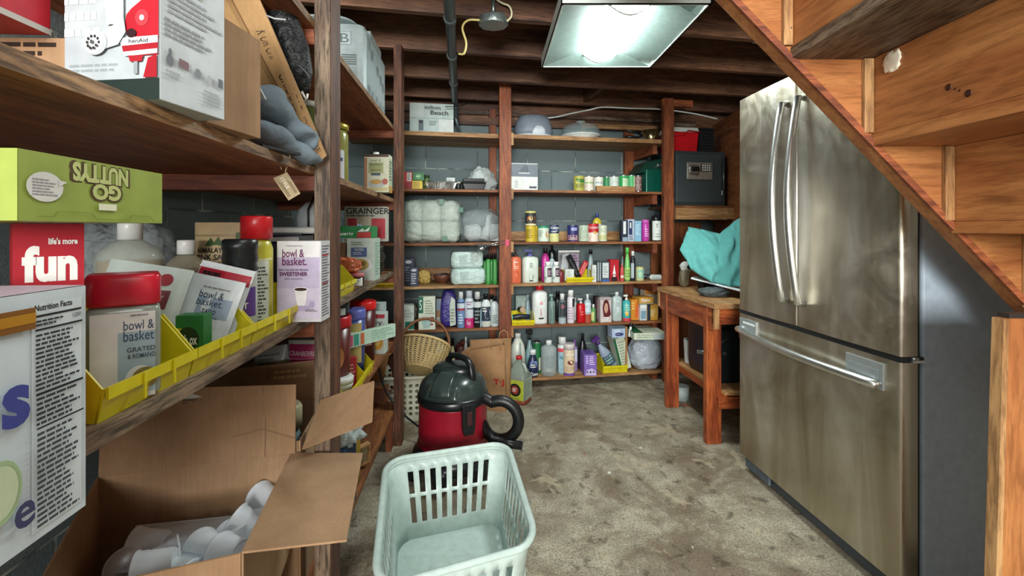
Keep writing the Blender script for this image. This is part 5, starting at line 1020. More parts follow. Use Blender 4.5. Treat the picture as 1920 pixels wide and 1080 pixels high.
MB().tube([at(528, 318, 1.06), at(517, 290, 1.06), at(518, 279, 1.07), at(526, 276, 1.08), at(542, 283, 1.06), at(544, 298, 1.06), at(536, 318, 1.06), at(535, 324, 1.06)], .0011, P('#c9b48c', .7), 6).build('string', tg)
T = [at(512, 334, 1.06), at(538, 323, 1.06), at(563, 363, 1.06), at(541, 376, 1.06)]
MB().slab([T[3], T[2], T[1], T[0]], .001, P('#a89878', .8)).decals(lambda u, v, l: T[3].lerp(T[2], v).lerp(T[0].lerp(T[1], v), 1-u if 0 else u)+Vector((0, -.0012-l, 0)), [('s', .1, .12, .9, .35, 2, '#6c5e46'), ('t', .9, .38, .4, .62, 'STYLE', '#e8e2d0', .01), ('s', .1, .7, .9, .9, 2, '#6c5e46')]).build('tag_card', tg)

# ---- main shelf: big cartons
fx = LX
nut = carton('cereal_box', 'large white carton with nutrition facts panel at the lower left corner', 'box', Vector((-.467, .21, Z3+.0005)), .30, .27, .178, '#c3cfd3',
   [('r', 0, 0, 1, 1, '#bfccd2'), ('s', 0, 0, 1, 1, 1, '#bfccd2'),
    ('r', .845, .035, .985, .955, '#c6d2d6'), ('t', .852, .925, .955, .95, 'Nutrition Facts', '#14181c', .02), ('r', .85, .90, .982, .908, '#14181c'), ('t', .955, .872, .98, .89, '1200', '#14181c'), ('s', .852, .86, .93, .89, 2, '#2a3036'), ('r', .85, .845, .982, .853, '#14181c'),
    ('s', .85, .60, .975, .835, 13, '#2a3036'), ('r', .85, .585, .982, .595, '#14181c'), ('s', .85, .46, .975, .58, 6, '#2a3036'), ('r', .85, .45, .982, .457, '#14181c'), ('s', .85, .05, .975, .44, 18, '#3a4046'),
    ('r', .70, .86, .845, .945, '#7a4f1a'), ('r', .70, .885, .845, .925, '#a8781c'), ('t', .765, .5, .83, .66, 's', '#3c4488', .04), ('c', .76, .28, .05, .12, '#9ab48a'), ('c', .76, .28, .04, .1, '#b8c6a4'), ('t', .79, .1, .84, .2, 'e', '#3c3c60', .02)],
   tp=[('r', 0, 0, 1, .5, '#b9a8b4'), ('r', 0, .5, 1, 1, '#c9d3d6')], rz=A90)
# fun biscuit carton, green carton on it
fun = carton('biscuit_box', 'red dog biscuit carton reading fun under the green carton', 'box', Vector((-.501, .4945, Z3+.0005)), .053, .045, .2295, '#a51827',
   [('r', 0, 0, 1, 1, '#a81c2c'), ('t', .12, .735, .90, .90, 'fun', '#e6e6e2', .05), ('t', .48, .905, .90, .935, "life's more", '#e6e6e2', .03)]+
   [z for i in range(3) for z in (('p', [(.16+i*.27, .5), (.30+i*.27, .5), (.28+i*.27, .62), (.32+i*.27, .67), (.28+i*.27, .70), (.24+i*.27, .685), (.20+i*.27, .70), (.15+i*.27, .67), (.18+i*.27, .62)], ('#b08a54', '#b8684c', '#94683c')[i]),)], rz=R(50))
Gc = Vector((-.379, .50, 1.1665))
cart = Vector((-.499, .427, 1.1668))
GG = '#93a34c'
mp_r = None
gx = carton('treat_box', 'green snack carton lying upside down on the red one', 'box', cart, .166, .22, .056, GG,
   [('r', 0, 0, 1, 1, '#8d9f48'), ('t', .70, .97, .27, .62, 'NUTTYS', '#4c3a20', .09), ('t', .685, .95, .29, .645, 'NUTTYS', '#b5c07c', .05), ('t', .64, .66, .40, .34, 'GO', '#4c3a20', .09), ('t', .625, .64, .415, .37, 'GO', '#b5c07c', .05), ('c', .13, .50, .10, .22, '#cfd2cc'), ('s', .06, .36, .2, .62, 6, '#8f8f96'), ('p', [(.2, .52), (.25, .60), (.2, .62)], '#cfd2cc'), 
    ('r', .45, .20, .58, .31, '#d8dcc0'),
    ('p', [(.08, .06), (.17, .06), (.19, .14), (.40, .14), (.43, .04), (.68, .04), (.70, .13), (.86, .12), (.90, .02), (.97, .02), (.97, .03), (.905, .03), (.865, .13), (.695, .14), (.675, .05), (.435, .05), (.405, .15), (.185, .15), (.165, .07), (.08, .07)], '#6e8034')],
   rt=[], rz=A90, bevel=.002)
b = MB().decals(lambda u, v, l: (-.083-l-.0005, .11-u*.22, v*.056), [('r', .1, .1, .84, .9, '#d3d6cc')]); b.build('end_label', gx)
# spice jar with red cap
sj = Vector((-.517, .612, Z3+.0045))
t = thing('seasoning_jar', 'square clear seasoning jar with red cap in the nearest yellow bin', 'jar', sj, R(38))
jw, jh = .083, .162
b = MB().lathe([(.036, 0), (.0385, .004), (.0385, .108), (.037, .116), (.033, .1195)], P('#8d958c', .15), n=40, sy=.66, e=5)
b.decals(lambda u, v, l: (-.0345+u*.069, -.0258-l, v*.12), [('r', .03, .0, .97, .93, '#d8d8d6'), ('r', .42, .05, .97, .72, '#9db4c0'), ('t', .50, .74, .95, .84, 'bowl &', '#2c4464'), ('t', .50, .62, .95, .73, 'basket', '#2c4464'), ('s', .60, .88, .97, .91, 1, '#777'), ('t', .55, .50, .97, .55, 'GRATED', '#3a4048', .01), ('t', .56, .43, .97, .48, '& ROMANO', '#3a4048', .01), ('c', .74, .20, .22, .15, '#d6dad8'), ('c', .82, .21, .20, .115, '#8a7c44'), ('c', .78, .22, .06, .04, '#4c5c2c'), ('c', .88, .18, .06, .04, '#b09c5c'), ('c', .86, .24, .05, .03, '#6c3c24')])
b.build('jar_body', t)
MB().lathe([(.037, 0), (.039, .003), (.039, .036), (.036, .041)], P('#b31c2e', .25), n=40, c=(0, 0, .12), sy=.68, e=4.5).build('cap', t)
# bins
for y0, y1, lb in ((.53, .70, 'nearest yellow bin on the main left shelf holding the red capped jar'), (.705, .895, 'middle yellow bin on the main left shelf holding seasoning packets'), (.90, 1.128, 'far yellow bin on the main left shelf holding the salt grinder')):
    bin_(lb, lw(-.145, (y0+y1)/2, Z3+.0005), y1-y0, .26, .094, rz=A90, lip=.42)
# packets and goods in the middle bin
pouch('seasoning_packet', 'white taco seasoning packet leaning in the middle bin', 'packet', lw(-.085, .835, Z3+.006), .094, .135, .010, '#cfd8dc',
   [('r', .05, .03, .95, .93, '#cdd6da'), ('r', .3, .45, .9, .72, '#8fa0b4'), ('t', .28, .70, .72, .80, 'bowl &', '#2c3c54'), ('t', .28, .60, .76, .69, 'basket.', '#2c3c54'), ('s', .3, .83, .8, .86, 1, '#777'), ('t', .42, .50, .68, .555, 'TACO', '#333a44', .01), ('t', .34, .44, .74, .475, 'SEASONING', '#333a44', .005), ('r', .3, .37, .68, .41, '#333a44'), ('s', .1, .06, .8, .3, 3, '#a8b2b8')], rz=0, rot=(R(-14), R(14), R(10)), seed=3)
pouch('seasoning_packet', 'red topped packet tucked behind the taco packet', 'packet', lw(-.095, .88, Z3+.008), .10, .152, .010, '#d3dadc', [('r', .02, .78, .98, .92, '#a81c30'), ('s', .1, .8, .5, .9, 1, '#222'), ('r', .1, .1, .9, .7, '#c7d0d4')], rz=0, rot=(R(-12), R(14), R(8)), seed=6)
pouch('dried_fruit_pouch', 'pale pouch with dark red berries picture leaning behind the jar', 'pouch', lw(-.15, .77, Z3+.05), .13, .12, .03, '#b9c6c2', [('c', .45, .72, .14, .13, '#5c2430'), ('c', .75, .80, .08, .09, '#8c2c34'), ('p', [(.35, .35), (.85, .4), (.85, .66), (.4, .62)], '#6c3038'), ('t', .45, .5, .8, .58, 'CHERRY', '#d8c8c0'), ('p', [(.2, .05), (.9, .05), (.8, .3), (.3, .4)], '#6c3c2c')], rot=(R(-18), R(10), R(10)), seed=9)
carton('bouillon_box', 'small green and yellow bouillon carton in the middle bin', 'box', lw(-.048, .775, Z3+.0045), .042, .03, .078, '#1f6b34',
   [('r', 0, .0, 1, .75, '#c3b42c'), ('p', [(0, .75), (1, .78), (1, 0), (.9, 0), (.6, .7)], '#1f6b34'), ('c', .45, .5, .40, .26, '#14301c'), ('t', .12, .38, .78, .60, 'erb ox', '#d8dcd0', .02), ('t', .1, .05, .7, .16, 'CHICKEN', '#8c3a20')], rz=R(10))
# bottles behind
bt = LP
t = bottle('oil_bottle', 'large clear oil bottle with white cap behind the jar on the left shelf', lw(-.30, .995, Z3+.0005), .119, .24, 'round', '#c9d2c4', '#dfe3e2', [('r', .0, .42, 1, .56, '#c9c6b0'), ('c', .5, .46, .2, .03, '#a86a3a')], rz=0, glass=1, sy=.95, liquid=(.66, '#a8742c'), cr=.36)
t = bottle('vinegar_bottle', 'smaller amber vinegar bottle with white cap on the left shelf', lw(-.215, 1.04, Z3+.0005), .083, .20, 'round', '#b9b49c', '#dfe3e2', [('r', .0, .3, 1, .55, '#b9542c'), ('s', .3, .4, .8, .5, 2, WH)], rz=0, glass=1, sy=1, liquid=(.68, '#8c4a1c'), cr=.42)
bag('cling_bag', 'crumpled clear plastic bag behind the oil bottle', lw(-.44, 1.18, Z3+.0005), .24, .13, .24, '#c3cfd2', 31, .2, 2.4, rz=0, alpha=.28, freq=6, rough=.1, bumpy=2)
carton('flat_carton', 'low brown carton behind the red capped jar', 'box', lw(-.36, .84, Z3+.0005), .16, .12, .12, card(), rz=0)
pouch('salt_pouch', 'kraft pouch of himalayan pink salt standing on the left shelf', 'pouch', lw(-.19, 1.125, Z3+.0005), .112, .24, .05, P('#b8a27c', .6),
   [('r', .02, .86, .98, .88, '#9a8460'), ('p', [(.3, .765), (.42, .85), (.5, .80), (.58, .86), (.7, .765)], '#3c5c34'), ('p', [(.85, .62), (.98, .62), (.98, .9), (.9, .9)], '#4c5c34'), ('t', .14, .70, .86, .75, 'HIMALAYAN', '#1c1814', .02), ('t', .12, .63, .86, .685, 'PINK SALT', '#1c1814', .02), ('t', .6, .585, .86, .615, 'coarse', '#3a2c20'), ('c', .32, .5, .14, .07, '#b8343c'), ('p', [(.3, .02), (.95, .02), (.9, .3), (.6, .26)], '#c9a4a0')], rz=R(3), seed=2)
# grinder and spray oil in the far bin
t = bottle('salt_grinder', 'violet sea salt grinder with black cap in the far yellow bin', lw(-.07, .975, Z3+.004), .064, .20, 'mill', '#b9bdb8', '#1c2022', [('r', .0, .2, 1, .50, '#5a3c86'), ('t', .12, .36, .55, .41, 'Violet', '#d8d4dc', .02), ('t', .08, .28, .80, .345, 'SEA SALT', '#e6e4e2', .03), ('s', .3, .23, .7, .26, 1, '#8c74b0')], rz=R(8), sy=1, liquid=(.19, '#5c5468'))
t = bottle('spray_oil_can', 'yellow spray can with red cap beside the salt grinder', lw(-.075, 1.06, Z3+.004), .068, .25, 'spray', '#b7b23c', '#c01f26', [('r', .42, .0, .9, .60, '#c7d0c4'), ('s', .45, .05, .88, .55, 16, '#3c4640'), ('r', .0, .6, 1, .62, '#cfd0a0')], rz=R(10), sy=1, cr=.97)
# sweetener carton
c1 = LP(603, .0, Z3)
sw = .104
carton('sweetener_box', 'white and lilac sweetener carton standing beside the near post', 'box', LP(560, -.0, Z3+.0005)+Vector((.0, .03, 0)), .104, .06, .195, '#c9cacf',
   [('r', .0, .04, .97, .80, '#b9aecb'), ('r', 0, .80, .97, 1, '#d9dadd'), ('r', .0, .04, .97, .42, '#c6bdd4'), ('t', .12, .80, .62, .90, 'bowl &', '#6b2c5c', .015), ('t', .12, .70, .68, .80, 'basket.', '#6b2c5c', .015), ('s', .2, .93, .6, .95, 1, '#888'), ('t', .03, .635, .72, .655, 'ZERO CALORIE PER SERVING', '#4c2c48', .02), ('t', .06, .57, .70, .62, 'SWEETENER', '#5c2450', .03), ('t', .17, .525, .58, .55, 'with saccharin', '#6a5a6c'),
    ('p', [(.40, .40), (.70, .40), (.66, .22), (.58, .18), (.48, .18)], '#e4e2e6'), ('c', .55, .405, .17, .028, '#efeef0'), ('c', .55, .405, .145, .02, '#3a2018'), ('c', .55, .175, .2, .03, '#a79cc0'), ('c', .80, .22, .06, .04, '#a89cc0'), ('s', .65, .13, .95, .16, 2, '#5c4c60')],
   rt=[('s', .1, .05, .9, .95, 26, '#6c6a74'), ('s', .1, .80, .9, .84, 1, '#b0303c'), ('s', .1, .45, .9, .48, 1, '#b0303c')], rz=R(2))
for i, (dx, z, c_, a) in enumerate(((0, .0, '#2a2848', 0), (.03, .022, '#201f24', 8))):
    o = MB().box((-.11, -.08, 0), (.11, .08, .02), P(c_, .3)).box((-.108, -.0815, .004), (.108, -.0805, .016), '#b9b9b0').build('book', bevel=.001); place(o, lw(-.2+dx, 1.42, Z3+.185+z+.004*i), R(10+a))
    tag(o, ('lower dark book lying behind the sweetener carton', 'upper black book lying askew behind the sweetener carton')[i], 'book', 'books behind the sweetener carton')
carton('tin_box', 'dark carton carrying the two books on the main left shelf', 'box', lw(-.19, 1.42, Z3+.0005), .2, .15, .182, '#23252c', rz=R(10))

# ---- second bay (between the two front posts)
bm_ = thing('bread_maker', 'white vented bread machine on the highest left shelf', 'bread maker', lw(-.195, 2.15, Z1+.0005), A90)
BW, BD, BH = .47, .34, .31
WB = P('#a9b9bb', .3)
b = MB().box((-BW/2, -BD/2, 0), (BW/2, BD/2, BH), WB)
f_ = front(BW, BD, BH); sp_ = []
for cx_, cy_ in ((.18, .80), (.30, .72), (.55, .62), (.70, .56), (.82, .5), (.16, .16), (.30, .14), (.5, .15), (.66, .14), (.82, .13)):
    for i in range(3):
        for j in range(5): sp_.append(('r', cx_-.05+i*.032, cy_-.08+j*.03, cx_-.03+i*.032, cy_-.065+j*.03, '#39464a'))
b.decals(f_, sp_, .00004)
mpL = lambda u, v, l: (-BW/2-l-.0005, BD/2-u*BD, v*BH)
b.decals(mpL, [('r', .72, .42, .9, .435, '#5c686a'), ('r', .72, .45, .9, .465, '#5c686a'), ('r', .72, .48, .9, .495, '#5c686a'), ('r', .72, .51, .9, .525, '#5c686a'), ('r', .72, .54, .9, .555, '#5c686a'), ('r', .68, .68, .84, .86, '#8fa0a2'), ('r', .69, .69, .83, .85, '#b3c2c4'), ('t', .71, .71, .81, .83, 'B', '#5c6a6c')]); b.build('machine_body', bm_, bevel=.03)
MB().lathe([(.001, BH+.03), (.2, BH+.028), (.26, BH+.012), (.27, BH+.0005)][::-1], WB, n=36, sy=.52, e=4).build('machine_lid', bm_)
MB().box((-.12, -BD/2+.002, BH-.02), (.12, -BD/2+.02, BH+.01), WB).build('lid_latch', bm_)
o = MB().box((-.5, -.18, 0), (.5, .16, .018), W_ply('x')).build('loose_board'); 
bpy.data.objects.remove(o)
# shelf 1.324 second bay: cans, jar, broth carton
cg = 'canned goods behind the near post'
can('food_can', 'lower white labelled can behind the near post', lw(-.05, 1.50, Z2+.0005), .075, .105, [('r', 0, 0, 1, 1, '#c9cfd2'), ('s', .3, .1, .9, .9, 6, '#33405c')], group=cg, rz=0)
can('food_can', 'upper white labelled can stacked behind the near post', lw(-.05, 1.50, Z2+.107), .075, .105, [('r', 0, 0, 1, 1, '#c3cdc9'), ('s', .3, .1, .9, .9, 5, '#3c5c44')], group=cg, rz=0)
gj = thing('pickle_jar', 'glass jar of olives with white label on the second left shelf', 'jar', lw(-.07, 1.64, Z2+.0005), 0)
MB().lathe([(.046, 0), (.048, .005), (.048, .17), (.042, .185)], P('#8c8c4c', .15), n=28).decals(wrap(.048, .17), [('r', .1, .04, .9, .66, '#d3d6dc'), ('t', .3, .52, .8, .6, 'bowl &', '#4a5a80'), ('r', .3, .43, .85, .5, '#4a5a80'), ('c', .65, .24, .12, .08, '#26222c')]).build('jar_body', gj)
MB().lathe([(.047, .186), (.05, .19), (.05, .205), (.046, .208)], P('#a89c3c', .3, .5), n=28).build('jar_lid', gj)
gj2 = thing('pickle_jar', 'taller olive green jar behind the labelled one on the second left shelf', 'jar', lw(-.16, 1.62, Z2+.0005), 0)
MB().lathe([(.05, 0), (.055, .005), (.055, .24), (.045, .255)], P('#5c6438', .15), n=24).build('jar_body', gj2)
MB().lathe([(.046, .256), (.05, .26), (.05, .275)], P('#d3d6ce', .3), n=24).build('jar_lid', gj2)
tins = can('food_can', 'short gold lidded can behind the broth carton', lw(-.13, 1.80, Z2+.0005), .08, .15, [('r', 0, 0, 1, 1, '#8c8a40')], rz=0)
p = LP(702, -.005, Z2+.0005)
bc = thing('broth_carton', 'cream broth carton with soup picture on the second left shelf', 'carton', p+Vector((0, .06, 0)), R(3))
w_ = 46*p.y/F; h_ = .167
MB().box((-w_/2, -.035, 0), (w_/2, .035, h_), '#c9cdb4').decals(front(w_, .07, h_), [('r', 0, .93, 1, 1, '#4c3428'), ('r', 0, 0, .12, .9, '#b0825c'), ('t', .25, .80, .68, .88, 'bowl &', '#5c6448'), ('r', .18, .50, .78, .78, '#98a06c'), ('t', .24, .70, .72, .77, 'basket', '#4c5438'), ('t', .3, .56, .68, .60, 'BROTH', '#3c4430', .02), ('r', .28, .44, .66, .50, '#3c506c'), ('c', .5, .22, .32, .13, '#a9b2b0'), ('c', .48, .27, .24, .06, '#b89048'), ('c', .85, .28, .12, .08, '#a85848'), ('r', .2, .04, .95, .12, '#b9b07c')]).decals(right(w_, .07, h_), [('r', .1, .2, .9, .9, '#a9b49c'), ('r', 0, 0, 1, .18, '#b08a44'), ('s', .1, .3, .9, .85, 7, '#6c7a64')]).build('carton_body', bc, bevel=.001)
MB().lathe([(.013, 0), (.013, .012), (.011, .014)], '#d9ddd8', c=(-.01, 0, h_+.0005), n=18).build('cap', bc)
# main shelf second bay
p = LP(653, -.06, Z3)
bin_('yellow bin just behind the near post on the main left shelf', lw(-.145, 1.56, Z3+.0005), .24, .26, .094, rz=A90)
carton('tea_carton', 'white printed carton standing in the bin behind the near post', 'box', lw(-.09, 1.56, Z3+.005), .075, .05, .15, '#c6cfce', [('s', .3, .2, .9, .85, 8, '#7a868a'), ('r', 0, .3, .25, .5, '#23262c')], rz=0)
c2 = lw(-.062, 2.06, Z3+.0005)
carton('pasta_box', 'pale green pasta carton with bowl picture on the main left shelf', 'box', c2, .118, .10, .185, '#a9bfb0',
   [('r', 0, 0, 1, 1, '#c0cfc6'), ('s', .15, .82, .8, .92, 2, '#6c7c70'), ('r', .14, .56, .72, .78, '#4c6490'), ('t', .28, .70, .6, .76, 'PASTINI', '#d9dde0', .01), ('s', .22, .60, .6, .68, 2, '#b9c3d6'), ('c', .5, .36, .40, .19, '#d3d9da'), ('c', .48, .38, .32, .14, '#b0a060'), ('c', .42, .36, .15, .07, '#c8b488'), ('c', .60, .41, .1, .05, '#8c6c34')],
   rt=[('s', .1, .1, .9, .9, 12, '#86a08f')], rz=R(3))
carton('noodle_box', 'pale carton standing close behind the pasta carton', 'box', lw(-.075, 2.135, Z3+.0005), .115, .03, .175, '#a3b4a4', [('s', .7, .1, .95, .9, 9, '#7c907f')], rz=R(3))
bag('noodle_bag', 'orange cellophane bag on the main left shelf in front of the pasta carton', lw(-.075, 1.83, Z3+.05), .10, .05, .06, '#b8603a', 14, .3, 2.3, rz=0, freq=6, bumpy=1.5)
jar = thing('jam_jar', 'small dark jam jar with white label at the shelf edge', 'jar', lw(-.035, 1.83, Z3+.0005), 0)
MB().lathe([(.024, 0), (.026, .004), (.026, .036)], P('#2e1814', .15), n=24).decals(wrap(.026, .04), [('r', .1, .05, .9, .75, '#cdd2cc'), ('s', .2, .2, .8, .6, 2, '#888')]).build('jar_body', jar)
MB().lathe([(.026, .0365), (.027, .048), (.024, .05)], '#b86c70', n=24).build('jar_lid', jar)
st2 = .935
carton('paper_goods_box', 'tan carton supporting the rear goods on the main left shelf', 'box', lw(-.28, 2.20, Z3+.0005), .28, .2, .16, card(), rz=0)
carton('wrap_box', 'green and red carton lying on the pale cartons on the main left shelf', 'box', lw(-.10, 2.07, Z3+.187), .17, .10, .052, '#157a40', [('r', 0, 0, 1, 1, '#17803f'), ('p', [(.6, 0), (.96, 0), (.96, .5), (.62, .45)], '#b83a34'), ('t', .08, .12, .52, .5, 'Kuerig', WH, .02), ('p', [(.62, .5), (.75, .8), (.8, .6), (.95, .95), (.9, .55)], WH)], rz=R(4))
carton('filter_box', 'white and red furnace filter carton high on the main left shelf', 'box', lw(-.11, 2.34, Z3+.163), .20, .08, .175, '#b9b8ac', [('t', .04, .78, 1.1, .96, 'GRAINGER', '#17191b', .02), ('s', .04, .70, .95, .76, 1, '#17191b'), ('r', .08, .08, 1, .66, '#b3303c'), ('r', .3, .42, .66, .72, '#b9b59c'), ('s', .3, .15, .8, .4, 3, '#7a2028')], rz=R(3))
cf = thing('coffee_urn', 'round white and black appliance behind the green and red carton', 'appliance', lw(-.20, 1.86, Z3+.0005), 0)
MB().lathe([(.05, 0), (.055, .20), (.06, .21)], P(BK, .3), n=28).build('lower_case', cf)
MB().lathe([(.06, .2105), (.072, .23), (.075, .27), (.068, .30), (.04, .33), (.001, .34)], '#b4bec0', n=32).build('upper_case', cf)
MB().tube([(.0, -.076, .20), (.0, -.08, .30), (.01, -.05, .35)], .004, BK).build('cord', cf)
bag('cloth_scrap', 'dark cloth heap right of the green and red carton', lw(-.06, 2.24, Z3+.0005), .10, .10, .16, '#2a2822', 33, .3, 2.2, rz=0, freq=5)
bag('blue_cap_cloth', 'small pale blue cloth on top of the brown carton', lw(-.10, 2.14, Z3+.163), .05, .05, .08, '#8c9cc0', 35, .2, 2.2, rz=0)
bin_('yellow bin on the back shelving seen past the main left shelf', back_frame(.1)+DB*(bx(712)-0.0)+Vector((0, 0, S4+T4+.0005)), .22, .2, .06, lip=.5, col='#c9a81c')
# .56 shelf second bay
def tub(name, label, xs, y, w_, h, col, lidc, deco=(), group=None):
    t = thing(name, label, 'tub', lw(xs, y, Z4+.0005), 0, group)
    MB().lathe([(w_*.44, 0), (w_*.49, h*.86)], P(col, .3), n=28).decals(lambda u, v, l: ((w_*.49+l+.001)*math.sin((u-.5)*R(150)), -(w_*.49+l+.001)*math.cos((u-.5)*R(150)), v*h*.86), deco).build('tub_body', t)
    MB().lathe([(w_*.5, h*.861), (w_*.515, h*.88), (w_*.515, h*.97), (w_*.48, h)], P(lidc, .3), n=28).build('tub_lid', t); return t
tub('plastic_tub', 'red lidded tub behind the near post on the lower left shelf', -.07, 1.66, .105, .29, '#5c2420', '#b3202a', [('c', .7, .6, .15, .15, '#a8703c')])
tub('plastic_tub', 'dark green tub stacked on the red lidded one', -.07, 1.66, .10, .07, '#1e3034', '#22383c', [('r', .5, .1, .9, .5, '#b9c6c6')]).location.z += .291
tub('plastic_tub', 'blue lidded tub with snack picture on the lower left shelf', -.06, 1.86, .098, .28, '#3c4c8c', '#5c64ac', [('r', .05, .25, .45, .8, '#8fb4d4'), ('r', .55, .3, .9, .95, '#a8965c'), ('s', .1, .3, .4, .75, 4, '#2c3c6c')])
tub('plastic_tub', 'bright red lidded tub behind the blue one on the lower left shelf', -.08, 2.12, .115, .272, '#4c1a1c', '#cf2020', [('c', .6, .7, .12, .1, '#c0a08c'), ('s', .5, .3, .9, .6, 3, '#b08c8c')])
carton('taffy_box', 'white carton with orange fruit picture beside the far post', 'box', lw(-.035, 2.25, Z4+.0005), .075, .07, .195, '#bccac4', [('r', 0, .88, 1, .98, '#a3303c'), ('t', .1, .68, .85, .80, 'FFY', '#1c2c3c', .01), ('s', .2, .55, .8, .64, 2, '#3a4a5a'), ('c', .55, .28, .36, .18, '#c8963c'), ('c', .5, .3, .2, .1, '#d8b868')], rz=R(2))
carton('index_box', 'grey white carton behind the orange picture one', 'box', lw(-.05, 2.33, Z4+.0005), .06, .06, .23, '#a8b8b8', rz=0)
carton('cookie_tray', 'long pale carton lying across the tubs on the lower left shelf', 'box', lw(-.005, 1.86, Z4+.14), .29, .022, .055, '#a9c2b2', [('s', .55, .1, .98, .9, 5, '#7ca08c'), ('r', .25, .1, .33, .9, '#3c8c7c'), ('r', .15, .1, .23, .9, '#b04a6c'), ('r', .36, .1, .42, .9, '#b8603c'), ('r', .0, .1, .12, .9, '#b48ca0')], rz=R(58))
bin_('yellow bin on the lower left shelf holding a white lidded dish', lw(-.14, 1.66, Z4+.0005), .26, .27, .095, rz=A90)
wd = thing('lidded_dish', 'two stacked white round lids in the lower yellow bin', 'dish', lw(-.05, 1.64, Z4+.03), 0)
MB().lathe([(.04, 0), (.045, .02), (.045, .026)], '#cdd2d0', n=28).build('dish', wd)
MB().lathe([(.046, .0265), (.047, .045), (.042, .05)], '#d9dddb', n=28).build('dish_lid', wd)
carton('candy_packet', 'red and white packet standing in the lower yellow bin', 'packet', lw(-.045, 1.75, Z4+.006), .05, .02, .11, '#a8242c', [('r', .0, 0, .35, 1, '#cfd2c0'), ('s', .4, .3, .9, .8, 4, '#d8a8a4')], rz=R(25))
bin_('crumpled topped yellow bin further along the lower left shelf', lw(-.145, 1.88, Z4+.0005), .16, .27, .09, rz=A90)
# berries pouches
pouch('fruit_pouch', 'white and pink cranberries pouch beside the near post', 'pouch', lw(-.143, 1.575, Z4+.0005), .12, .224, .045, '#c3c9c6', [('r', .05, .74, .98, .95, '#a82c64'), ('t', .08, .78, .9, .85, 'CRANBERRIES', '#e2d4dc', .01), ('t', .2, .68, .75, .72, 'LOW IN CALS', '#b03c74'), ('r', .1, .66, .9, .735, '#b23470'), ('c', .3, .5, .2, .1, '#b8285c'), ('c', .75, .55, .05, .03, '#6c9c5c')], rz=0, seed=4)
pouch('fruit_pouch', 'silver white pouch left of the cranberries pouch', 'pouch', lw(-.245, 1.60, Z4+.0005), .12, .20, .045, '#a9b0ae', [('s', .2, .5, .9, .9, 6, '#747c7a')], rot=(0, R(-8), 0), seed=12)
# bottom shelf second bay
yj = thing('oil_jug', 'large jug of yellow oil on the bottom left shelf behind the post', 'jug', lw(-.10, 1.72, Z5+.0005), 0)
MB().lathe([(.085, 0), (.09, .01), (.09, .17), (.06, .22), (.03, .235)], P('#a88f3a', .15, trans=.25), n=28, e=4).build('jug_body', yj)
MB().lathe([(.028, .2355), (.028, .26)], '#c9bf8c', n=18).build('cap', yj)
MB().tube([(0, -.05, .225), (0, -.085, .20), (0, -.097, .15), (0, -.092, .12)], .01, P('#2e2414', .4)).build('handle', yj)
carton('blue_case', 'narrow dark blue case beside the oil jug on the bottom left shelf', 'case', lw(-.018, 1.60, Z5+.0005), .03, .12, .23, '#22405c', [('s', .1, .1, .9, .9, 5, '#4a6a84')], rz=0)
fr2 = thing('hand_sieve', 'small wooden sieve frame lying behind the cardboard flap', 'sieve', lw(.0, 1.98, Z5+.03), R(20), rot=(R(12), R(-6), R(50))); fr2.scale = (.62, 1, .62); fr2.location = lw(-.03, 1.86, Z5+.02)
b = MB()
for a_, c_ in (((-.06, -.01, 0), (.06, .01, .012)), ((-.06, -.01, .128), (.06, .01, .14)), ((-.06, -.01, .0125), (-.048, .01, .1275)), ((.048, -.01, .0125), (.06, .01, .1275))): b.box(a_, c_, W_pine('x'))
b.build('frame_rim', fr2); MB().box((-.0475, -.001, .013), (.0475, .001, .127), '#8c8062').build('mesh_screen', fr2)
bag('rag_bundle', 'grey and white rag bundle under the lower yellow bin', lw(-.06, 1.62, .40), .17, .16, .13, '#b3bdbe', 41, .3, 2.4, rz=0, freq=5, cat='rag', bumpy=1.5)
carton('rag_box', 'brown carton under the rag bundle on the bottom left shelf', 'box', lw(-.22, 1.62, Z5+.0005), .22, .2, .208, card(), rz=0)
# ---------------------------------------------------------------- cardboard boxes in the foreground
KB, KI = card(), card('inner', '#a98968', '#917152')
def quad3(a, b, c, d, name, parent, t=.004, m=KB, deco=None):
    q = MB().slab([a, b, c, d], t, m)
    if deco:
        n = (Vector(b)-Vector(a)).cross(Vector(c)-Vector(a)).normalized(); A, B_, C_, D_ = map(Vector, (a, b, c, d))
        q.decals(lambda u, v, l: A.lerp(B_, u).lerp(D_.lerp(C_, u), v)+n*(l+.0004), deco)
    return q.build(name, parent)
BR, BL, FR, FL_ = at(545, 852, 1.188), at(185, 897, 1.073), at(452, 1035, .824), at(60, 1180, .72)
zr = .58
for p in (BR, BL, FR, FL_): p.z = zr
bxA = thing('cardboard_box', 'open cardboard box of white coffee cups in the lower left foreground', 'box', (0, 0, 0))
def dn(p, z=.345): return Vector((p.x+(0.01 if p.x < -.8 else 0), p.y, z))
quad3(dn(BL), dn(BR), BR, BL, 'back_wall', bxA, m=KI)
quad3(dn(FR), dn(FL_), FL_, FR, 'front_wall', bxA, m=KB)
quad3(dn(FL_), dn(BL), BL, FL_, 'left_wall', bxA, m=KI)
quad3(dn(BR), dn(FR), FR, BR, 'right_wall', bxA, m=KI)
quad3(dn(FL_), dn(FR), dn(BR), dn(BL), 'box_floor', bxA, m=KI)
e = Vector((0, -.001, .001))
fBL, fBR = at(190, 732, 1.10), at(555, 721, 1.20)
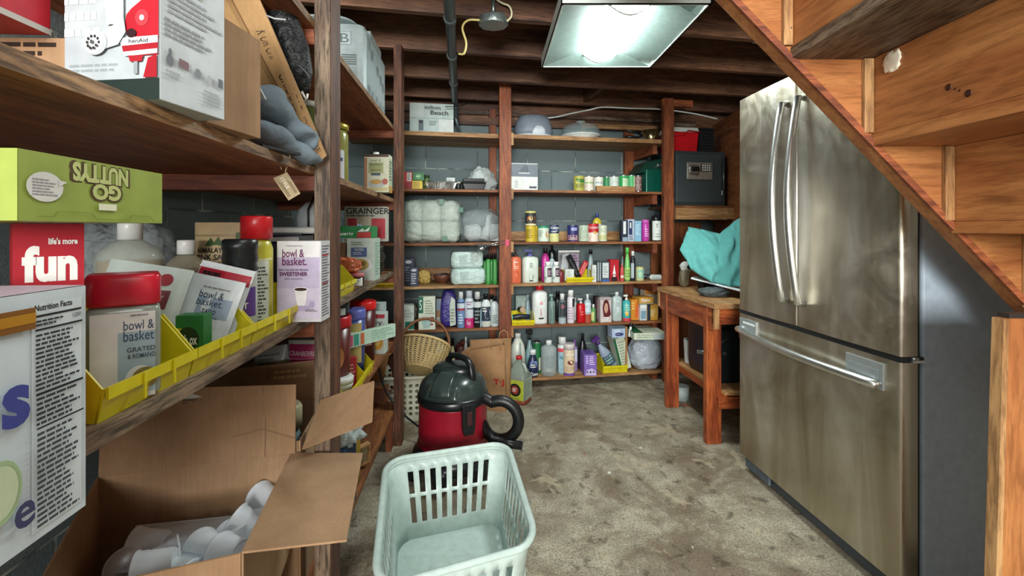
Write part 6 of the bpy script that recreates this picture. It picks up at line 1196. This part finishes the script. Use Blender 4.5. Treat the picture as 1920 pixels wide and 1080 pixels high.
quad3(BL+e, BR+Vector((.012, -.001, .001)), fBR, fBL, 'back_flap', bxA, m=KB, deco=[('p', [(.34, .62), (.50, .56), (.56, .82), (.45, .92), (.38, .93)], '#c6ccc6'), ('s', .4, .66, .5, .86, 5, '#3c4044'), ('p', [(.83, 0), (.836, 0), (.84, .5), (.82, 1), (.815, 1), (.832, .5)], '#7c5c3c'), ('p', [(.55, .28), (.82, .40), (1, .22), (1, .205), (.82, .385), (.55, .27)], '#7c5c3c')])
quad3(FR+Vector((.002, 0, .001)), at(650, 1012, .857), at(680, 849, 1.19), BR+Vector((.002, 0, .001)), 'side_flap', bxA, m=KI)
# a supporting closed carton
carton('cardboard_box', 'closed carton under the open box of coffee cups', 'box', Vector((-.76, .98, Z5+.0005)), .38, .30, .148, KB, rz=0)
# coffee cups (pods), some upside down
CW = P('#d3dbe0', .35)
pod0 = None
def pod_mesh():
    b = MB().lathe([(.018, 0), (.0185, .003), (.0225, .033), (.0235, .034), (.0242, .043), (.0262, .0445), (.0265, .046), (.024, .0465)], CW, n=28, cap=False)
    b.lathe([(.0178, .001), (.001, .0005)], CW, n=28, cap=False)
    return b
pods = [  # pixel of the rim, depth, turn about x, y, z
 (268, 1052, .98, 170, -14, 0), (312, 1018, 1.0, 90, 0, -82), (388, 1000, 1.05, 160, 14, 10), (405, 1035, .95, 100, 0, -120), (330, 1052, .90, 95, 0, -70), (460, 1010, 1.0, 105, 0, -118), (500, 975, 1.07, 120, 10, -130), (486, 1000, 1.03, 60, 30, -110), (300, 1068, .90, 100, 20, 80), (262, 1070, .90, 85, 0, 130), (420, 1060, .88, 110, 0, 20), (355, 1066, .87, 170, 10, 10), (516, 945, 1.12, 90, 20, -120), (455, 1040, .92, 100, 10, -110), (235, 1055, .99, 60, 40, 20)]
base = None
for i, (px, py, Y, rx, ry, rz) in enumerate(pods):
    q = at(px, py, Y)
    r_ = thing('coffee_pod', 'small white coffee pod cup piled in the open cardboard box', 'coffee pod', q, 0, 'white coffee pods in the cardboard box', rot=(R(rx), R(ry), R(rz)))
    r_.scale = (1.4, 1.4, 1.4)
    if not base:
        base = (pod_mesh().build('pod_cup', r_), MB().lathe([(.024, .0468), (.0235, .0474), (.001, .0474)], P('#c3cbd0', .3, .3), n=24, cap=False).build('pod_seal', r_) )
    else:
        for c_ in base: d = c_.copy(); COL.objects.link(d); d.parent = r_
lb = ['white pod standing rim down at the left of the pile', 'white pod lying on its side right of the rim down one', 'white pod standing tallest in the middle of the pile', 'white pod lying with its open end to the lower right', 'white pod lying low between the left two', 'white pod lying right of the middle of the pile', 'white pod leaning up under the side flap', 'topmost white pod against the back wall by the flap']
k = 0
for o in list(bpy.data.objects):
    if o.get('category') == 'coffee pod':
        if k < len(lb): o['label'] = lb[k]; del o['group']; o['group'] = 'white coffee pods in the cardboard box'
        else: o['label'] = 'white coffee pod mostly buried at the bottom of the open box pile'
        k += 1
quad3(at(215, 1075, .93), at(455, 1045, .9), at(500, 960, 1.16), at(255, 985, 1.06), 'paper_liner', bxA, .002, P('#b9c3cc', .6))
# second open box further back
bxB = thing('cardboard_box', 'open cardboard box behind the coffee pod box with its flaps spread', 'box', (0, 0, 0))
c = [Vector((-.560, 1.205, .605)), Vector((-.62, 1.50, .605)), Vector((-.98, 1.46, .605)), Vector((-.93, 1.20, .605))]
dd_ = lambda p: Vector((p.x, p.y, Z5+.001))
for i, nm in ((0, 'right_wall'), (1, 'back_wall'), (2, 'left_wall'), (3, 'front_wall')):
    quad3(dd_(c[(i+1) % 4]), dd_(c[i]), c[i], c[(i+1) % 4], nm, bxB, m=KI)
quad3(c[2], c[1]+Vector((0, 0, .001)), Vector((-.606, 1.50, .735)), Vector((-.95, 1.44, .715)), 'back_flap', bxB, m=KB, deco=[('s', .55, .55, .9, .85, 2, '#c9a878'), ('r', .5, 0, .51, 1, '#7c5c3c')])
quad3(at(566, 842, 1.10), at(696, 790, 1.05), at(700, 714, 1.15), at(601, 750, 1.19), 'side_flap', bxB, m=KI)
j = thing('clear_bottle', 'cream capped clear plastic bottle inside the rear cardboard box', 'bottle', Vector((-.64, 1.30, .42)), 0)
MB().lathe([(.035, 0), (.04, .01), (.04, .15), (.03, .18)], P('#7c8c90', .15, alpha=.8), n=24).build('bottle_body', j)
MB().lathe([(.042, .181), (.042, .235), (.036, .245)], '#b0a888', n=24).build('cap', j)
o = carton('packing_block', 'box insert under the clear bottle in the rear cardboard box', 'box', Vector((-.72, 1.33, Z5+.0005)), .2, .14, .228, '#4a5056')

# ---------------------------------------------------------------- laundry basket in the foreground
PG = P('#b7cac4', .38)
lbk = thing('laundry_basket', 'pale mint rectangular laundry basket on the floor in the foreground', 'laundry basket', (0, 0, 0))
cB = [at(738, 872, 1.72), at(925, 838, 1.80), at(1004, 1008, 1.30), at(703, 1075, 1.16)]   # rim corners: back-left, back-right, front-right, front-left
zR = .285
rim = [Vector(((px-960)/F*(H-zR)*F/(py-HZ), (H-zR)*F/(py-HZ), zR)) for px, py in ((722, 862), (952, 828), (1012, 1022), (698, 1110))]
cen = sum(rim, Vector())/4
def RR(t, c=.30):
    """point on a rounded unit square at fraction t of its length, corners mid-way in each quarter"""
    st = 1-c; arc = c*PI/2; side = 2*st+arc; t = (t*4) % 4; q_ = int(t); f = (t-q_)*side
    if f < st: x, y = 1, f
    elif f < st+arc: a = (f-st)/c; x, y = st+c*math.cos(a), st+c*math.sin(a)
    else: x, y = st-(f-st-arc), 1
    for _ in range(q_): x, y = -y, x
    return x, y
def ring(s, z, n=80, e=5.0):
    out = []
    for k in range(n):
        u, v = RR(k/n); u *= s; v *= s
        U, V = (u+1)/2, (v+1)/2
        p = rim[3].lerp(rim[2], U).lerp(rim[0].lerp(rim[1], U), V); out.append(Vector((p.x, p.y, z)))
    return out
NS = 160
def wall(s0, z0, s1, z1, b, n=NS): 
    r0, r1 = ring(s0, z0, n), ring(s1, z1, n); vs = r0+r1
    return b.add(vs, [(i, (i+1) % n, n+(i+1) % n, n+i) for i in range(n)], PG, True)
def sc_(z): return .80+.17*z/zR
b = MB(); rows = {}
def row(z):
    if z not in rows: rows[z] = len(b.v); b.v += ring(sc_(z), z, NS)
    return rows[z]
lv = [0.004, .055, .058, .145, .158, .235, zR-.008]
for i in range(len(lv)-1):
    z0, z1 = lv[i], lv[i+1]
    if i in (2, 4):                                   # slotted bands: leave openings
        r0, r1 = row(z0), row(z1)
        for k in range(NS):
            q_ = k % 4; corner = min(abs((k % 40)-20), 40)  # corners near 20 of each 40
            if abs((k % 40)-19.5) < 5 or q_ in (0, 3): b.f.append([r0+k, r0+(k+1) % NS, r1+(k+1) % NS, r1+k]); b.mi.append(b.mat(PG)); b.sm.append(True)
    else:
        r0, r1 = row(z0), row(z1)
        for k in range(NS): b.f.append([r0+k, r0+(k+1) % NS, r1+(k+1) % NS, r1+k]); b.mi.append(b.mat(PG)); b.sm.append(True)
b.build('basket_wall', lbk, solid=.003)
b = MB(); r0 = ring(sc_(.004)*1.0, .006, 80); r1 = ring(.70, .004, 80); r2 = ring(.35, .004, 80); r3 = ring(.34, .007, 80)
vs = r0+r1+r2+r3; b.add(vs, [(j*80+i, j*80+(i+1) % 80, (j+1)*80+(i+1) % 80, (j+1)*80+i) for j in range(3) for i in range(80)]+[tuple(240+i for i in range(80))], PG); b.build('basket_floor', lbk, solid=.003)
MB().tube(ring(.985, zR, 80), .011, PG, 12, closed=True, flat=.8).build('rim', lbk)
b = MB(); b.add(ring(.95, zR-.012, 80)+ring(1.0, zR-.004, 80), [(i, (i+1) % 80, 80+(i+1) % 80, 80+i) for i in range(80)], PG, True); b.build('rim_flange', lbk, solid=.003)
MB().tube(ring(sc_(.15)+.004, .151, 80), .004, PG, 8, closed=True).build('mid_band', lbk)

# ---------------------------------------------------------------- shop vacuum
vc = thing('shop_vacuum', 'red and black wet dry vacuum standing behind the laundry basket', 'vacuum', Vector((-.285, 2.22, 0)), R(-8))
VB = P('#1d2325', .3); VR = P('#8c1226', .35)
r = .165
MB().lathe([(r*.93, .135), (r*.99, .145), (r, .16), (r*.985, .335), (r*.99, .34)], VR, n=48).build('drum', vc)
MB().lathe([(r*1.0, .137), (r*1.03, .143), (r*1.03, .152), (r*1.0, .158)], VR, n=48, cap=False).build('drum_band', vc)
MB().lathe([(r*1.02, .341), (r*1.03, .352), (r*1.03, .372), (r*.99, .380)], P(BK, .3), n=48).build('lid_rim', vc)
def dome(u, v):
    a = 2*PI*u; k = math.cos(v*PI/2); z = .3805+.105*math.sin(v*PI/2)**.9
    rr = r*.99*k**.75*(1-.05*v*math.cos(4*a)) if v < 1 else 0
    return (rr*math.cos(a), rr*math.sin(a)+.01*v, z)
MB().grid(dome, 48, 16, P('#2b3634', .25)).build('motor_lid', vc)
MB().blob((0, .02, .452), .20, .15, .058, P('#1f2827', .28), 1, .02, 3).build('top_housing', vc)
hd = MB().tube([(-.10, 0, .42), (-.098, 0, .475), (-.088, 0, .515), (-.06, 0, .538), (0, 0, .546), (.06, 0, .538), (.088, 0, .515), (.098, 0, .475), (.10, 0, .42)], .0175, P('#101314', .35), 14, flat=.8).build('carry_handle', vc)
hd.matrix_local = Matrix.Translation((.03, .01, 0)) @ Matrix.Rotation(R(-38), 4, 'Z')
hood = MB()
for k, (sx, z0, z1) in enumerate(((.052, .40, .492), (.085, .385, .470))):
    hood.grid(lambda u, v: ((u-.5)*2*sx*(1-.25*v), -.166*math.cos(v*PI/2)**.8-.006+k*.006+.02*abs(u-.5), z0+(z1-z0)*math.sin(v*PI/2)), 8, 12, P('#2e3937', .25))
ho = hood.build('front_hood', vc, solid=.004); ho.rotation_euler = (0, 0, R(-6))
MB().box((-.02, -.004, 0), (.02, 0, .036), P('#6c6850', .4)).decals(front(.04, .008, .036), [('r', .1, .1, .9, .9, '#3a3a30'), ('r', .35, .2, .65, .8, '#8c866a')]).build('badge', vc).matrix_local = Matrix.Translation((-.05, -.150, .425)) @ Matrix.Rotation(R(-20), 4, 'Z') @ Matrix.Rotation(R(-38), 4, 'X')
lx = .105; ly = -.135
lt_ = MB().prism([(-.03, .26), (-.022, .235), (.022, .235), (.03, .26), (.034, .37), (-.034, .37)], -.018, .004, P(BK, .3), 'y').box((-.012, -.024, .28), (.012, -.0185, .34), '#3c1c20').build('latch', vc, bevel=.004)
lt_.matrix_local = Matrix.Rotation(math.atan2(lx, -ly), 4, 'Z') @ Matrix.Translation((0, -r*1.035, 0))
MB().lathe([(r*1.1, .05), (r*1.2, .07), (r*1.15, .11), (r*.9, .134)], VB, n=48).build('wheel_base', vc)
for a in (40, 140, 220, 320, 270):
    x, y = math.cos(R(a))*r*1.2, math.sin(R(a))*r*1.2
    MB().blob((x, y, .035), .09, .09, .075, VB, a, .02, 3).build('caster_housing', vc)
    MB().lathe([(.012, -.012), (.027, -.012), (.03, 0), (.027, .012), (.012, .012)], P('#24282a', .4), n=20).build('caster_wheel', vc).matrix_local = Matrix.Translation((x*1.02, y*1.02, .0305)) @ Matrix.Rotation(R(90), 4, 'X')
pts = []
for i in range(30):
    a = R(115)-R(285)*i/29; pts.append((.235+.088*math.cos(a), -.03+.006*i/29, .262+.092*math.sin(a)))
hs = [(.14, -.02, .365), (.17, -.025, .358)]+pts
rs = [.027]*len(hs)
b = MB(); full = []; 
for i in range(len(hs)-1):
    for j in range(4): full.append(Vector(hs[i]).lerp(Vector(hs[i+1]), j/4))
b.tube(full, [.0255 if k % 2 else .0275 for k in range(len(full))], P('#111516', .4), 14).build('hose', vc)
MB().tube([full[-1]-Vector((.0, 0, 0)), Vector((.20, -.05, .18)), Vector((.27, -.06, .17)), Vector((.345, -.065, .165))], [.024, .022, .020, .019], P('#15191a', .3), 14).build('nozzle', vc)
cord = cable('power_cord', 'black cord running from the shelving to the vacuum', [at(690, 600, 2.6), at(705, 670, 2.6), at(722, 730, 2.58), at(752, 772, 2.55), at(785, 800, 2.5), at(800, 815, 2.45)], .006, P('#141618', .4))

# ---------------------------------------------------------------- cream basket with holes and the wicker basket
cbk = thing('laundry_basket', 'cream plastic laundry basket with round holes behind the far post', 'laundry basket', Vector((-.66, 2.93, 0)), TB)
CRM = P('#c3c4b0', .4)
W_, D_, Hh = .52, .34, .262
def holed(p0, p1, name):
    """side panel with rows of oval holes, p0 and p1 are its bottom corners"""
    b = MB(); nx, nz = max(4, int((p1-p0).length/.036)), 6
    L = (p1-p0)
    for i in range(nx):
        for j in range(nz):
            a0, a1, z0, z1 = i/nx, (i+1)/nx, .03+j*(Hh-.06)/nz, .03+(j+1)*(Hh-.06)/nz
            ou, inn = [], []
            for k in range(12):
                t = 2*PI*k/12+PI/12; cx_, cz = (a0+a1)/2, (z0+z1)/2
                m_ = max(abs(math.cos(t)), abs(math.sin(t)))
                ou.append(p0+L*(cx_+math.cos(t)/m_*(a1-a0)/2)+Vector((0, 0, cz+math.sin(t)/m_*(z1-z0)/2)))
                inn.append(p0+L*(cx_+math.cos(t)*(a1-a0)*.30)+Vector((0, 0, cz+math.sin(t)*(z1-z0)*.33)))
            b.add(ou+inn, [(k, (k+1) % 12, 12+(k+1) % 12, 12+k) for k in range(12)], CRM)
    for z0, z1 in ((0, .03), (Hh-.03, Hh)): b.add([p0+Vector((0, 0, z0)), p1+Vector((0, 0, z0)), p1+Vector((0, 0, z1)), p0+Vector((0, 0, z1))], [(0, 1, 2, 3)], CRM)
    b.build(name, cbk, solid=.003)
cs = [Vector((-W_/2, -D_/2, .0)), Vector((W_/2, -D_/2, 0)), Vector((W_/2, D_/2, 0)), Vector((-W_/2, D_/2, 0))]
for i in range(4): holed(cs[i], cs[(i+1) % 4], 'side_panel')
MB().box((-W_/2, -D_/2, .001), (W_/2, D_/2, .005), CRM).build('basket_floor', cbk)
MB().tube([c_+Vector((0, 0, Hh)) for c_ in cs], .011, CRM, 8, closed=True).build('rim', cbk)
# wicker basket: an oval open weave bowl lying on its side with a hoop handle
wk = thing('wicker_basket', 'pale wicker basket tipped on its side with a brown hoop handle', 'wicker basket', Vector((-.565, 2.80, .30)), 0, rot=(R(-38), R(14), R(10)))
WK = P('#c9b07c', .6); WK2 = P('#7a4c2c', .55)
def wr(t, z): rr = .155-.05*(1-z/.16)**2; return Vector((rr*math.cos(t)*1.0, rr*.8*math.sin(t), z))
b = MB()
for i in range(30):
    a = 2*PI*i/30; b.tube([wr(a, z*.16/6) for z in range(7)], .003, WK, 5)
b.build('stakes', wk)
b = MB()
for j in range(26):
    z = .004+j*.006; b.tube([wr(2*PI*i/60, z)*(1+.022*(1 if (i//1+j) % 2 else -1)) for i in range(60)], .0024, WK, 4, closed=True)
b.build('weave', wk)
b = MB(); b.prism([(wr(2*PI*i/40, 0).x, wr(2*PI*i/40, 0).y) for i in range(40)], -.003, .003, WK); b.build('basket_base', wk)
MB().tube([wr(2*PI*i/48, .165)*1.02 for i in range(48)], .009, WK, 8, closed=True).build('rim', wk)
MB().tube([(.155*math.cos(R(a)), 0, .16+.19*math.sin(R(a))) for a in range(0, 181, 12)], .009, WK2, 10).build('hoop_handle', wk)
bag('dark_yarn', 'dark wrapped bundle inside the wicker basket', Vector((-.60, 2.86, .33)), .12, .10, .12, '#1f2424', 51, .15, 2.2)
# dark wicker in front bay behind the far post
dk = thing('wicker_basket', 'dark brown wicker basket leaning under the lower left shelf', 'wicker basket', Vector((-.86, 2.86, .265)), 0, rot=(R(60), R(30), 0))
b = MB()
for j in range(16): b.tube([wr(2*PI*i/40, .004+j*.0095)*1.1 for i in range(40)], .004, P('#5a3426', .6), 5, closed=True)
b.build('weave', dk)
b = MB()
for i in range(20): b.tube([wr(2*PI*i/20, z*.16/5)*1.1 for z in range(6)], .0035, P('#6c4030', .6), 5)
b.build('stakes', dk)
tw = MB()
for i in range(14):
    x = -.83+.006*i; tw.tube([(x, 2.66, .27), (x+.03, 2.68, .42), (x+.05+.004*i, 2.72, .50)], .0035, P('#a8794c', .6), 5)
o = tw.build('reed_bundle'); tag(o, 'bundle of tan reeds standing behind the far left post', 'reeds')
carton('cardboard_box', 'brown carton on the floor behind the sieve frame', 'box', Vector((-.82, 2.62, .0005)), .22, .1, .255, '#6c4026')
